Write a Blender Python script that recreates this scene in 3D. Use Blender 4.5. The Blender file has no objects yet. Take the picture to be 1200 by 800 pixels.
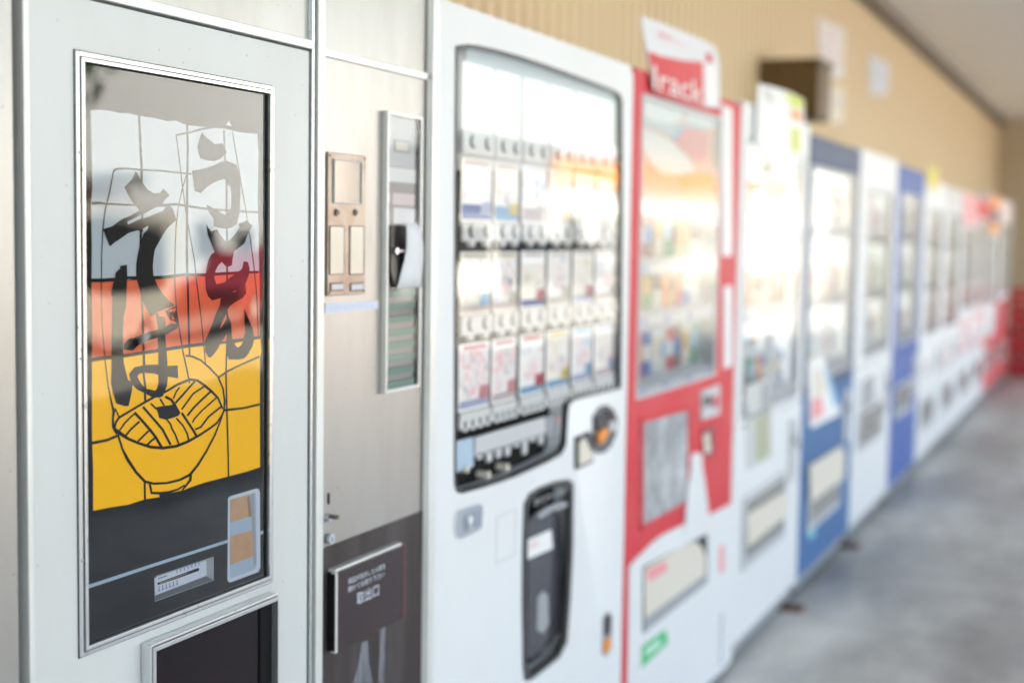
import bpy, bmesh, math, random
from mathutils import Vector
from mathutils.geometry import tessellate_polygon
random.seed(7)
S = bpy.context.scene
COL = S.collection
R = math.radians

# ---------------------------------------------------------------- camera
FPX, CH = 1667.0, 1.43
AZ, PITCH, ROLL = R(23.4), R(-4.3), 0.0149
Fw = Vector((math.cos(AZ) * math.cos(PITCH), math.sin(AZ) * math.cos(PITCH), math.sin(PITCH)))
R0 = Vector((math.sin(AZ), -math.cos(AZ), 0)); U0 = R0.cross(Fw)
Rt = R0 * math.cos(ROLL) + U0 * math.sin(ROLL)
Up = U0 * math.cos(ROLL) - R0 * math.sin(ROLL)
cd = bpy.data.cameras.new('camera'); cam = bpy.data.objects.new('camera', cd); COL.objects.link(cam)
from mathutils import Matrix
mw = Matrix((Rt, Up, -Fw)).transposed().to_4x4(); mw.translation = Vector((0, 0, CH))
cam.matrix_world = mw
cd.sensor_width = 36; cd.lens = FPX / 1200 * 36; cd.clip_end = 2000; cd.clip_start = 0.05
cd.dof.use_dof = True; cd.dof.focus_distance = 1.92; cd.dof.aperture_fstop = 2.15
cd.dof.aperture_blades = 0
S.camera = cam

def at(px, py, Y):
    """the point of the plane y = Y that stands at this pixel of the photograph"""
    d = Fw + Rt * ((px - 600) / FPX) + Up * ((400 - py) / FPX)
    t = Y / d.y
    return Vector((d.x * t, Y, CH + d.z * t))

# ---------------------------------------------------------------- light
w = bpy.data.worlds.new('World'); S.world = w; w.use_nodes = True
nt = w.node_tree; nt.nodes.clear()
sky = nt.nodes.new('ShaderNodeTexSky'); sky.sky_type = 'NISHITA'; sky.sun_disc = False
SUN_EL, SUN_AZ = R(50), R(72)          # azimuth measured from +X towards +Y
sky.sun_elevation = SUN_EL; sky.sun_rotation = R(90) - SUN_AZ
sky.air_density = 1.0; sky.dust_density = 3.0; sky.ozone_density = 1.0
bg = nt.nodes.new('ShaderNodeBackground'); bg.inputs[1].default_value = 0.15
wo = nt.nodes.new('ShaderNodeOutputWorld')
nt.links.new(sky.outputs[0], bg.inputs[0]); nt.links.new(bg.outputs[0], wo.inputs[0])
sl = bpy.data.lights.new('sun', 'SUN'); so = bpy.data.objects.new('sun', sl); COL.objects.link(so)
sl.energy = 5.0; sl.angle = R(0.5); sl.color = (1.0, 0.95, 0.87)
sd = Vector((math.cos(SUN_AZ) * math.cos(SUN_EL), math.sin(SUN_AZ) * math.cos(SUN_EL), math.sin(SUN_EL)))
so.rotation_euler = sd.to_track_quat('Z', 'Y').to_euler()
S.view_settings.view_transform = 'Standard'; S.view_settings.look = 'None'
S.view_settings.gamma = 1; S.view_settings.use_curve_mapping = False
S.view_settings.exposure = 2.4
S.view_settings.use_white_balance = True; S.view_settings.white_balance_temperature = 6900; S.view_settings.white_balance_tint = 5
S.cycles.use_denoising = True
S.cycles.max_bounces = 10; S.cycles.transparent_max_bounces = 12
S.cycles.caustics_reflective = False; S.cycles.caustics_refractive = False

# ---------------------------------------------------------------- materials
MATS = {}
def base_mat(name):
    m = bpy.data.materials.new(name); m.use_nodes = True
    n = m.node_tree.nodes; l = m.node_tree.links
    return m, n, l, n['Principled BSDF']
def paint(name, col, rough=0.4, metal=0.0, spec=0.5, dirt=None, dirt_amt=0.0, scale=3.0, stretch=(1, 1, 1),
          bump=0.0, bump_scale=200.0, rvar=0.0, coat=0.0, speck=0.0, emit=0.0):
    if name in MATS: return MATS[name]
    m, n, l, b = base_mat(name)
    b.inputs['Base Color'].default_value = (*col, 1)
    b.inputs['Roughness'].default_value = rough
    b.inputs['Metallic'].default_value = metal
    b.inputs['Specular IOR Level'].default_value = spec
    b.inputs['Coat Weight'].default_value = coat; b.inputs['Coat Roughness'].default_value = 0.06
    if emit:
        b.inputs['Emission Color'].default_value = (*col, 1); b.inputs['Emission Strength'].default_value = emit
    tc = n.new('ShaderNodeTexCoord'); mp = n.new('ShaderNodeMapping'); mp.inputs['Scale'].default_value = stretch
    l.new(tc.outputs['Object'], mp.inputs[0])
    last = None
    if dirt_amt:
        nz = n.new('ShaderNodeTexNoise'); nz.inputs['Scale'].default_value = scale; nz.inputs['Detail'].default_value = 8
        nz.inputs['Roughness'].default_value = 0.65
        l.new(mp.outputs[0], nz.inputs['Vector'])
        cr = n.new('ShaderNodeValToRGB'); cr.color_ramp.elements[0].position = 0.42; cr.color_ramp.elements[1].position = 0.75
        cr.color_ramp.elements[0].color = (0, 0, 0, 1); cr.color_ramp.elements[1].color = (dirt_amt,) * 3 + (1,)
        l.new(nz.outputs[0], cr.inputs[0])
        mx = n.new('ShaderNodeMix'); mx.data_type = 'RGBA'
        mx.inputs['A'].default_value = (*col, 1); mx.inputs['B'].default_value = (*(dirt or (0.2, 0.16, 0.12)), 1)
        l.new(cr.outputs[0], mx.inputs['Factor']); l.new(mx.outputs['Result'], b.inputs['Base Color']); last = mx
        if rvar:
            ra = n.new('ShaderNodeMath'); ra.operation = 'MULTIPLY_ADD'; ra.inputs[1].default_value = rvar; ra.inputs[2].default_value = rough - rvar / 2
            l.new(nz.outputs[0], ra.inputs[0]); l.new(ra.outputs[0], b.inputs['Roughness'])
    if speck:
        vz = n.new('ShaderNodeTexNoise'); vz.inputs['Scale'].default_value = 95; vz.inputs['Detail'].default_value = 1
        l.new(tc.outputs['Object'], vz.inputs['Vector'])
        c2 = n.new('ShaderNodeValToRGB'); c2.color_ramp.elements[0].position = 0.735; c2.color_ramp.elements[1].position = 0.76
        c2.color_ramp.elements[1].color = (speck,) * 3 + (1,)
        l.new(vz.outputs[0], c2.inputs[0])
        m2 = n.new('ShaderNodeMix'); m2.data_type = 'RGBA'; m2.inputs['B'].default_value = (0.14, 0.11, 0.09, 1)
        l.new(c2.outputs[0], m2.inputs['Factor'])
        if last: l.new(last.outputs['Result'], m2.inputs['A'])
        else: m2.inputs['A'].default_value = (*col, 1)
        l.new(m2.outputs['Result'], b.inputs['Base Color'])
    if bump:
        bz = n.new('ShaderNodeTexNoise'); bz.inputs['Scale'].default_value = bump_scale; bz.inputs['Detail'].default_value = 3
        l.new(mp.outputs[0], bz.inputs['Vector'])
        bp = n.new('ShaderNodeBump'); bp.inputs['Strength'].default_value = bump; bp.inputs['Distance'].default_value = 0.002
        l.new(bz.outputs[0], bp.inputs['Height']); l.new(bp.outputs[0], b.inputs['Normal'])
    MATS[name] = m
    return m

def glass(name, tint=(1, 1, 1), ior=1.5, rough=0.0, wav=0.0, gain=1.0, wscale=2.0):
    """a thin clear pane: two faces' worth of Fresnel reflection over plain transparency"""
    m = bpy.data.materials.new(name); m.use_nodes = True
    n = m.node_tree.nodes; l = m.node_tree.links; n.clear()
    o = n.new('ShaderNodeOutputMaterial'); mx = n.new('ShaderNodeMixShader')
    t = n.new('ShaderNodeBsdfTransparent'); t.inputs[0].default_value = (*tint, 1)
    g = n.new('ShaderNodeBsdfGlossy'); g.inputs['Roughness'].default_value = rough
    f = n.new('ShaderNodeFresnel'); f.inputs[0].default_value = ior
    mu = n.new('ShaderNodeMath'); mu.operation = 'MULTIPLY'; mu.inputs[1].default_value = 1.6 * gain; mu.use_clamp = True
    l.new(f.outputs[0], mu.inputs[0]); l.new(mu.outputs[0], mx.inputs[0])
    l.new(t.outputs[0], mx.inputs[1]); l.new(g.outputs[0], mx.inputs[2]); l.new(mx.outputs[0], o.inputs[0])
    if wav:
        tc = n.new('ShaderNodeTexCoord'); nz = n.new('ShaderNodeTexNoise'); nz.inputs['Scale'].default_value = wscale; nz.inputs['Detail'].default_value = 1
        bp = n.new('ShaderNodeBump'); bp.inputs['Strength'].default_value = 1.0; bp.inputs['Distance'].default_value = wav
        l.new(tc.outputs['Object'], nz.inputs['Vector']); l.new(nz.outputs[0], bp.inputs['Height'])
        l.new(bp.outputs[0], g.inputs['Normal'])
    return m

GL = glass('clear_glass', wav=0.0015, gain=0.82, rough=0.02)
GLT = glass('thin_glass', gain=0.45, rough=0.02)
GLS = glass('hazy_glass', wav=0.004, gain=0.68, rough=0.12)
GLA = glass('wavy_acrylic', wav=0.008, gain=0.88, wscale=2.6)
WHITE = paint('white_enamel', (0.78, 0.80, 0.82), 0.42, spec=0.35, dirt=(0.55, 0.5, 0.45), dirt_amt=0.12, scale=2.5, bump=0.02)
DOORP = paint('door_paint', (0.63, 0.655, 0.655), 0.36, dirt=(0.52, 0.50, 0.46), dirt_amt=0.35, scale=3.5, stretch=(1, 1, 0.45),
              bump=0.05, bump_scale=90, rvar=0.15, speck=0.35)
STEEL = paint('stained_stainless', (0.44, 0.432, 0.415), 0.36, metal=0.75, dirt=(0.34, 0.305, 0.275), dirt_amt=0.5, scale=11,
              stretch=(1, 1, 0.22), bump=0.10, bump_scale=160, rvar=0.12, speck=0.5)
ALU = paint('aluminium', (0.70, 0.71, 0.72), 0.25, metal=0.85, dirt=(0.5, 0.47, 0.42), dirt_amt=0.25, scale=12, stretch=(1, 1, 0.2), speck=0.5)
ALUW = paint('pale_aluminium', (0.76, 0.77, 0.76), 0.35, metal=0.3, dirt=(0.45, 0.42, 0.3), dirt_amt=0.3, scale=14, stretch=(1, 1, 0.3))
CHROME = paint('chrome', (0.75, 0.76, 0.79), 0.12, metal=1.0)
COPPER = paint('warm_steel', (0.33, 0.285, 0.24), 0.34, metal=0.8, dirt=(0.22, 0.13, 0.10), dirt_amt=0.9, scale=20, bump=0.1)
BLACK = paint('black_plastic', (0.012, 0.013, 0.014), 0.35)
GASK = paint('black_rubber', (0.006, 0.006, 0.006), 0.8, spec=0.2)
GREEN_DK = paint('dark_gap', (0.04, 0.05, 0.045), 0.7)
BROWN = paint('brown_panel', (0.034, 0.025, 0.025), 0.5, spec=0.3, dirt=(0.2, 0.19, 0.19), dirt_amt=0.35, scale=9, stretch=(1, 1, 0.15), bump=0.08)
FLAP = paint('smoked_maroon', (0.028, 0.012, 0.013), 0.22, coat=0.0, dirt=(0.12, 0.08, 0.08), dirt_amt=0.15, scale=8)
FLAP2 = paint('maroon_edge', (0.10, 0.03, 0.03), 0.35)
SMOKE = paint('smoked_plastic', (0.012, 0.007, 0.009), 0.12, spec=0.2)
PBLK = paint('print_black', (0.009, 0.0085, 0.010), 0.55, spec=0.03)
PWHT = paint('print_pale_blue', (0.55, 0.63, 0.69), 0.55, spec=0.03, dirt=(0.64, 0.69, 0.72), dirt_amt=0.9, scale=3)
PRED = paint('print_vermilion', (0.78, 0.15, 0.07), 0.55, spec=0.03, emit=0.02)
PYEL = paint('print_amber', (0.95, 0.50, 0.002), 0.55, spec=0.03, emit=0.05, dirt=(0.92, 0.44, 0.002), dirt_amt=0.8, scale=2.5)
PBLU = paint('print_light_blue', (0.42, 0.55, 0.68), 0.5, spec=0.2)
PAPER = paint('paper', (0.78, 0.79, 0.82), 0.8, spec=0.1)
PAPERB = paint('pale_blue_tape', (0.66, 0.71, 0.82), 0.6)
INK = paint('blue_ink', (0.18, 0.26, 0.48), 0.8)
TANP = paint('tan_label', (0.62, 0.36, 0.19), 0.7, dirt=(0.45, 0.26, 0.14), dirt_amt=0.6, scale=30)
WTXT = paint('white_ink', (0.70, 0.76, 0.86), 0.6)
GREY = paint('grey_plastic', (0.34, 0.36, 0.39), 0.45)
LGREY = paint('light_grey_plastic', (0.58, 0.59, 0.61), 0.4)
CREAM = paint('cream_plastic', (0.74, 0.69, 0.60), 0.45)
RED = paint('red_enamel', (0.66, 0.025, 0.045), 0.5, spec=0.3, dirt=(0.8, 0.2, 0.2), dirt_amt=0.25, scale=3)
BLUE = paint('blue_enamel', (0.03, 0.13, 0.33), 0.5, spec=0.3, dirt=(0.06, 0.2, 0.5), dirt_amt=0.3, scale=3)
NAVY = paint('navy_enamel', (0.04, 0.075, 0.17), 0.5, spec=0.3)
ROYAL = paint('royal_enamel', (0.035, 0.11, 0.40), 0.5, spec=0.3)
GREEN = paint('green_print', (0.02, 0.50, 0.17), 0.5)
LIME = paint('lime_print', (0.62, 0.70, 0.03), 0.5)
ORANGE = paint('orange_print', (0.85, 0.28, 0.02), 0.5)
PINK = paint('pink_print', (0.85, 0.33, 0.36), 0.5)
SKYB = paint('sky_blue_print', (0.25, 0.50, 0.75), 0.5)
DBLU = paint('deep_blue_print', (0.035, 0.11, 0.40), 0.5)
PALE = paint('pale_pink_print', (0.80, 0.66, 0.66), 0.6)
LILAC = paint('lilac_print', (0.55, 0.58, 0.80), 0.6)
YEL = paint('yellow_print', (0.85, 0.66, 0.10), 0.5)
WCARD = paint('white_card', (0.86, 0.86, 0.86), 0.5)
GLOWCARD = paint('glow_card', (0.88, 0.88, 0.88), 0.5, emit=0.12)  # glow whitens the cards, partly painting the reflection washed over them
STRIPW = paint('strip_white', (0.84, 0.84, 0.84), 0.5, emit=0.035)  # slight glow added to keep strips and buttons white
GLOWCR = paint('glow_cream_card', (0.86, 0.80, 0.72), 0.5, emit=0.10)
OLIVE = paint('olive_print', (0.42, 0.44, 0.30), 0.5)
TEAL = paint('teal_louvre', (0.20, 0.33, 0.27), 0.45)
MAUVE = paint('mauve_strip', (0.40, 0.34, 0.33), 0.45)
LIT = paint('lit_backboard', (0.80, 0.83, 0.84), 0.5, emit=0.15)
RUBBER = paint('rubber_foot', (0.05, 0.035, 0.03), 0.8)
SIDING = paint('beige_siding', (0.73, 0.585, 0.385), 0.55, dirt=(0.58, 0.45, 0.28), dirt_amt=0.5, scale=1.2, stretch=(1, 1, 0.35))
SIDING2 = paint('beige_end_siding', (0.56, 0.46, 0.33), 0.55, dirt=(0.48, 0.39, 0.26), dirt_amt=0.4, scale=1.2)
CEIL = paint('ceiling_board', (0.82, 0.80, 0.77), 0.8, dirt=(0.74, 0.72, 0.69), dirt_amt=0.4, scale=0.6)
TRIM = paint('dark_trim', (0.16, 0.13, 0.10), 0.6)
BOXW = paint('dark_wood', (0.13, 0.075, 0.02), 0.5, dirt=(0.07, 0.04, 0.012), dirt_amt=0.8, scale=6, stretch=(6, 6, 0.3))
CRATE = paint('red_crate_plastic', (0.60, 0.02, 0.04), 0.4)
TREEG = paint('leaf_green', (0.06, 0.11, 0.03), 0.6)
BARK = paint('bark', (0.12, 0.08, 0.05), 0.9)

def art_mat(name, cols, scale, emit=.09):
    m, n, l, b = base_mat(name); MATS[name] = m
    tc = n.new('ShaderNodeTexCoord'); nz = n.new('ShaderNodeTexNoise'); nz.inputs['Scale'].default_value = scale; nz.inputs['Detail'].default_value = 4
    nz.inputs['Distortion'].default_value = 1.2
    l.new(tc.outputs['Object'], nz.inputs['Vector'])
    cr = n.new('ShaderNodeValToRGB'); e = cr.color_ramp.elements
    e[0].position = .32; e[0].color = (*cols[0], 1); e[1].position = .70; e[1].color = (*cols[-1], 1)
    for i, c in enumerate(cols[1:-1]): cr.color_ramp.elements.new(.32 + .38 * (i + 1) / (len(cols) - 1)).color = (*c, 1)
    l.new(nz.outputs[0], cr.inputs[0]); l.new(cr.outputs[0], b.inputs['Base Color']); l.new(cr.outputs[0], b.inputs['Emission Color'])
    b.inputs['Emission Strength'].default_value = emit; b.inputs['Roughness'].default_value = .5  # printed art glows along with its card
    return m
ART_WARM = art_mat('art_warm', [(.85, .62, .60), (.86, .82, .76), (.88, .86, .84), (.80, .70, .58), (.55, .50, .52)], 26)
ART_COOL = art_mat('art_cool', [(.45, .50, .70), (.82, .82, .86), (.88, .87, .86), (.86, .72, .70), (.50, .55, .60)], 24)
ART_GREY = art_mat('art_grey', [(.30, .30, .34), (.75, .72, .74), (.86, .80, .80), (.80, .45, .48), (.60, .60, .66)], 30)
ART_FAR = art_mat('art_far', [(.75, .55, .50), (.86, .84, .80), (.85, .85, .85), (.60, .70, .72), (.55, .50, .62)], 9, .12)
def floor_mat():
    m, n, l, b = base_mat('worn_concrete'); MATS['worn_concrete'] = m
    tc = n.new('ShaderNodeTexCoord')
    def nz(scale, detail, st=(1, 1, 1), rough=.6):
        mp = n.new('ShaderNodeMapping'); mp.inputs['Scale'].default_value = st; l.new(tc.outputs['Object'], mp.inputs[0])
        t = n.new('ShaderNodeTexNoise'); t.inputs['Scale'].default_value = scale; t.inputs['Detail'].default_value = detail
        t.inputs['Roughness'].default_value = rough; l.new(mp.outputs[0], t.inputs['Vector']); return t
    a = nz(0.9, 9, (0.5, 1.6, 1)); c = nz(5, 8)
    r1 = n.new('ShaderNodeValToRGB'); e = r1.color_ramp.elements
    e[0].position = 0.30; e[0].color = (0.20, 0.198, 0.19, 1); e[1].position = 0.66; e[1].color = (0.70, 0.68, 0.63, 1)  # dark end for stains, pale end painting patches of daylight
    k = r1.color_ramp.elements.new(0.48); k.color = (0.44, 0.43, 0.40, 1)
    l.new(a.outputs[0], r1.inputs[0])
    mx = n.new('ShaderNodeMix'); mx.data_type = 'RGBA'; mx.blend_type = 'OVERLAY'; mx.inputs['Factor'].default_value = 0.45
    l.new(r1.outputs[0], mx.inputs['A']); l.new(c.outputs[0], mx.inputs['B'])
    l.new(mx.outputs['Result'], b.inputs['Base Color'])
    rr = n.new('ShaderNodeMath'); rr.operation = 'MULTIPLY_ADD'; rr.inputs[1].default_value = 0.6; rr.inputs[2].default_value = 0.15
    l.new(a.outputs[0], rr.inputs[0]); l.new(rr.outputs[0], b.inputs['Roughness'])
    bp = n.new('ShaderNodeBump'); bp.inputs['Distance'].default_value = 0.004; bp.inputs['Strength'].default_value = 0.4
    l.new(c.outputs[0], bp.inputs['Height']); l.new(bp.outputs[0], b.inputs['Normal'])
    return m
FLOOR = floor_mat()
ASPH = paint('parking_concrete', (0.32, 0.30, 0.27), 0.85, dirt=(0.24, 0.225, 0.2), dirt_amt=0.8, scale=0.5, bump=0.3, bump_scale=60)

# ---------------------------------------------------------------- mesh helpers
class MB:
    def __init__(s): s.v = []; s.f = []; s.m = []
    def add(s, vs, fs, mi=0):
        o = len(s.v); s.v += [tuple(q) for q in vs]
        for f in fs: s.f.append([i + o for i in f]); s.m.append(mi)
        return s
    def box(s, x0, x1, y0, y1, z0, z1, mi=0):
        v = [(x, y, z) for x in (x0, x1) for y in (y0, y1) for z in (z0, z1)]
        return s.add(v, [(0, 1, 3, 2), (4, 6, 7, 5), (0, 4, 5, 1), (2, 3, 7, 6), (0, 2, 6, 4), (1, 5, 7, 3)], mi)
    def sheet(s, pts, y, mi=0):
        """flat print facing -Y; pts are (x, z)"""
        V = [Vector((p[0], p[1], 0)) for p in pts]
        tr = tessellate_polygon([V])
        out = []
        for t in tr:
            a, b, c = (V[i] for i in t)
            out.append(tuple(t) if (b - a).cross(c - a).z > 0 else tuple(reversed(t)))
        return s.add([(p[0], y, p[1]) for p in pts], out, mi)
    def prism(s, pts, y0, y1, mi=0, side=None):
        """pts (x, z) pushed from y0 (front) back to y1"""
        n = len(pts)
        V = [Vector((p[0], p[1], 0)) for p in pts]
        area = sum(V[i].x * V[(i + 1) % n].y - V[(i + 1) % n].x * V[i].y for i in range(n))
        if area < 0: pts = pts[::-1]; V = V[::-1]
        tr = [tuple(t) if (V[t[1]] - V[t[0]]).cross(V[t[2]] - V[t[0]]).z > 0 else tuple(reversed(t)) for t in tessellate_polygon([V])]
        vs = [(p[0], y0, p[1]) for p in pts] + [(p[0], y1, p[1]) for p in pts]
        s.add(vs, tr + [tuple(n + i for i in reversed(t)) for t in tr], mi)
        s.add(vs, [(i, i + n, (i + 1) % n + n, (i + 1) % n) for i in range(n)], mi if side is None else side)
        return s
    def ring(s, outer, inner, y0, y1, mi=0):
        n = len(outer)
        vs = [(p[0], y0, p[1]) for p in outer] + [(p[0], y0, p[1]) for p in inner] + [(p[0], y1, p[1]) for p in outer] + [(p[0], y1, p[1]) for p in inner]
        fs = []
        for i in range(n):
            j = (i + 1) % n
            fs += [(i, j, n + j, n + i), (i, 2 * n + i, 2 * n + j, j), (n + i, n + j, 3 * n + j, 3 * n + i), (2 * n + i, 3 * n + i, 3 * n + j, 2 * n + j)]
        return s.add(vs, fs, mi)
    def cyl(s, c, r, y0, y1, mi=0, n=20, rz=None, cap=None):
        rz = rz or r
        pts = [(c[0] + r * math.cos(2 * math.pi * k / n), c[1] + rz * math.sin(2 * math.pi * k / n)) for k in range(n)]
        return s.prism(pts, y0, y1, mi if cap is None else cap, side=mi)
    def lathe(s, c, prof, n=14, mi=None):
        """prof: (radius, z, material)"""
        o = len(s.v)
        for r, z, _ in prof:
            for k in range(n):
                a = 2 * math.pi * k / n; s.v.append((c[0] + r * math.cos(a), c[1] + r * math.sin(a), c[2] + z))
        for i in range(len(prof) - 1):
            for k in range(n):
                j = (k + 1) % n
                s.f.append([o + i * n + k, o + i * n + j, o + (i + 1) * n + j, o + (i + 1) * n + k]); s.m.append(prof[i][2])
        s.f.append([o + (len(prof) - 1) * n + k for k in range(n)]); s.m.append(prof[-1][2])
        return s
    def stroke(s, pts, wd, y, mi=0):
        """brush line on the plane y; pts (x, z), wd one width or one per point"""
        n = len(pts); P = [Vector(p) for p in pts]
        W = wd if isinstance(wd, (list, tuple)) else [wd] * n
        L = []; Rr = []
        for i in range(n):
            d = (P[min(i + 1, n - 1)] - P[max(i - 1, 0)]); d.normalize(); q = Vector((-d.y, d.x)) * W[i] / 2
            L.append(P[i] + q); Rr.append(P[i] - q)
        o = len(s.v)
        for a, b in zip(L, Rr): s.v += [(a.x, y, a.y), (b.x, y, b.y)]
        for i in range(n - 1): s.f.append([o + 2 * i, o + 2 * i + 1, o + 2 * i + 3, o + 2 * i + 2]); s.m.append(mi)
        return s
    def build(s, name, mats, parent=None, bevel=0.0, smooth=False, seg=2):
        root = parent
        off = Vector((0, 0, 0))
        while root is not None: off += root.location; root = root.parent
        me = bpy.data.meshes.new(name)
        me.from_pydata([tuple(Vector(v) - off) for v in s.v], [], s.f)
        for m in (mats if isinstance(mats, (list, tuple)) else [mats]): me.materials.append(m)
        for p, mi in zip(me.polygons, s.m): p.material_index = mi; p.use_smooth = smooth
        me.update()
        o = bpy.data.objects.new(name, me); COL.objects.link(o); o.parent = parent
        if bevel:
            bv = o.modifiers.new('bevel', 'BEVEL'); bv.width = bevel; bv.segments = seg; bv.limit_method = 'ANGLE'; bv.angle_limit = R(40)
            for p in me.polygons: p.use_smooth = True
            wn = o.modifiers.new('wn', 'WEIGHTED_NORMAL'); wn.keep_sharp = True
        return o

def thing(name, label, cat, loc=(0, 0, 0), group=None):
    o = bpy.data.objects.new(name, None); COL.objects.link(o); o.location = loc; o.empty_display_size = 0.1
    o['label'] = label; o['category'] = cat
    if group: o['group'] = group
    return o
def tag(o, label, cat, group=None):
    o['label'] = label; o['category'] = cat
    if group: o['group'] = group
    return o
def struct(o): o['kind'] = 'structure'; return o
def P(pts, Y):
    out = []
    for x, y in pts:
        q = at(x, y, Y); out.append((q.x, q.z))
    return out
def px_m(Y, px):                      # size in metres of one photo pixel near this column on plane Y
    return (at(px, 300, Y) - at(px, 301, Y)).length
def text_mesh(body, size):
    c = bpy.data.curves.new('t', 'FONT'); c.body = body; c.size = size; c.align_x = 'LEFT'; c.resolution_u = 3
    o = bpy.data.objects.new('t', c); COL.objects.link(o)
    dg = bpy.context.evaluated_depsgraph_get(); me = bpy.data.meshes.new_from_object(o.evaluated_get(dg))
    vs = [v.co.copy() for v in me.vertices]; fs = [tuple(p.vertices) for p in me.polygons]
    bpy.data.objects.remove(o); bpy.data.curves.remove(c); bpy.data.meshes.remove(me)
    return vs, fs
def put_text(mb, body, quad, y, mi=0):
    """fit the words into the (x0, z0)-(x1, z1) box on plane y"""
    vs, fs = text_mesh(body, 1.0)
    if not vs: return
    ax0 = min(v.x for v in vs); ax1 = max(v.x for v in vs); ay0 = min(v.y for v in vs); ay1 = max(v.y for v in vs)
    (x0, z0), (x1, z1) = quad
    mb.add([(x0 + (v.x - ax0) / (ax1 - ax0) * (x1 - x0), y, z0 + (v.y - ay0) / (ay1 - ay0) * (z1 - z0)) for v in vs], fs, mi)

WALL_Y = 1.96
CEIL_Z = at(1018.7, 0, WALL_Y).z
END_X = 23.5
# ---------------------------------------------------------------- setting
o = MB(); o.add([(-900, -900, -0.12), (900, -900, -0.12), (900, 900, -0.12), (-900, 900, -0.12)], [(0, 1, 2, 3)])
struct(o.build('ground', ASPH))
o = MB(); o.box(-9, END_X + .2, -2.3, WALL_Y + .3, -0.3, 0.0)
struct(o.build('floor', FLOOR, bevel=0.01))
o = MB(); o.box(-9, END_X + .2, -2.75, WALL_Y + .5, CEIL_Z, CEIL_Z + 0.35)
ceil = struct(o.build('ceiling', CEIL))
# back wall with one board object per siding rib
o = MB(); o.box(-9, END_X + .2, WALL_Y + 0.022, WALL_Y + 0.2, 0, CEIL_Z)
wall = struct(o.build('back_wall', SIDING))
pb = MB(); RW = 0.11
pb.add([(0.008, 0.022, 0), (0.020, 0.0, 0), (RW - .020, 0.0, 0), (RW - .008, 0.022, 0),
        (0.008, 0.022, CEIL_Z - .001), (0.020, 0, CEIL_Z - .001), (RW - .020, 0, CEIL_Z - .001), (RW - .008, 0.022, CEIL_Z - .001)],
       [(0, 1, 5, 4), (1, 2, 6, 5), (2, 3, 7, 6)])
first = pb.build('siding_board', SIDING)
x = 0.3; k = 0
while x < END_X - RW:
    b = first if k == 0 else first.copy()
    if k: COL.objects.link(b)
    b.parent = wall; b.location = (x, WALL_Y, 0.0005)
    x += RW; k += 1
# end wall
o = MB(); o.box(END_X, END_X + 0.2, -2.3, WALL_Y + .012, 0, CEIL_Z)
ew = struct(o.build('end_wall', SIDING2))
pb = MB(); pb.box(-0.012, 0.0, 0.006, RW - .006, 0, CEIL_Z - .001)
first = pb.build('siding_board', SIDING2); y = -2.28; k = 0
while y < WALL_Y - RW:
    b = first if k == 0 else first.copy()
    if k: COL.objects.link(b)
    b.parent = ew; b.location = (END_X, y, 0.0005); y += RW; k += 1
o = MB(); o.box(-9, END_X - .012, WALL_Y - 0.09, WALL_Y - .001, CEIL_Z - 0.085, CEIL_Z - .001)
tag(o.build('cornice', TRIM), 'dark brown trim strip running along the top of the beige siding under the ceiling', 'trim')

# brown box on the wall
q = at(889, 75, WALL_Y); ztop = q.z; bx = q.x
byf = WALL_Y - 0.34; zbot = at(889, 140, WALL_Y).z
t = thing('wall_box', 'dark brown wooden box fixed to the beige wall above the white machine', 'box', (bx, WALL_Y, zbot))
MB().box(bx, bx + .35, byf, WALL_Y - .001, zbot, ztop).build('casing', BOXW, t, bevel=0.004)
MB().box(bx - .012, bx + .362, byf - .012, WALL_Y - .002, ztop + .001, ztop + .022).build('lid', BOXW, t, bevel=0.003)
def notice(name, pts, label, mat, txt=None, ink=PINK):
    Q = P(pts, WALL_Y - .012)
    t = thing(name, label, 'notice', (Q[0][0], WALL_Y - .004, Q[0][1]))
    MB().prism(Q, WALL_Y - .012, WALL_Y - .003).build('sheet', mat, t)
    if txt:
        m = MB(); x0 = min(a for a, b in Q); x1 = max(a for a, b in Q); z0 = max(Q[2][1], Q[3][1]); z1 = min(Q[0][1], Q[1][1])
        for i, s_ in enumerate(txt):
            h = (z1 - z0) / (len(txt) + .6); zz = z1 - (i + 1) * h
            put_text(m, s_, ((x0 + .1 * (x1 - x0), zz), (x0 + .9 * (x1 - x0), zz + h * .6)), WALL_Y - .0125)
        m.build('lettering', ink, t)
notice('wall_notice', [(959, 20), (990, 36), (989, 90), (961, 94)], 'pale pink paper notice on the wall right above the brown box', PAPER, ['お願い', 'ゴミは', '持ち帰り'])
notice('wall_notice', [(1019, 64), (1042, 76), (1041, 110), (1021, 112)], 'small bluish notice on the siding right of the pink paper', PAPERB, ['注意', '禁煙'], LILAC)
notice('wall_notice', [(971, 98), (990, 104), (989, 143), (971, 146)], 'faded cream sheet on the wall below the pink paper notice', CREAM, ['ご案内'], LILAC)

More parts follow.
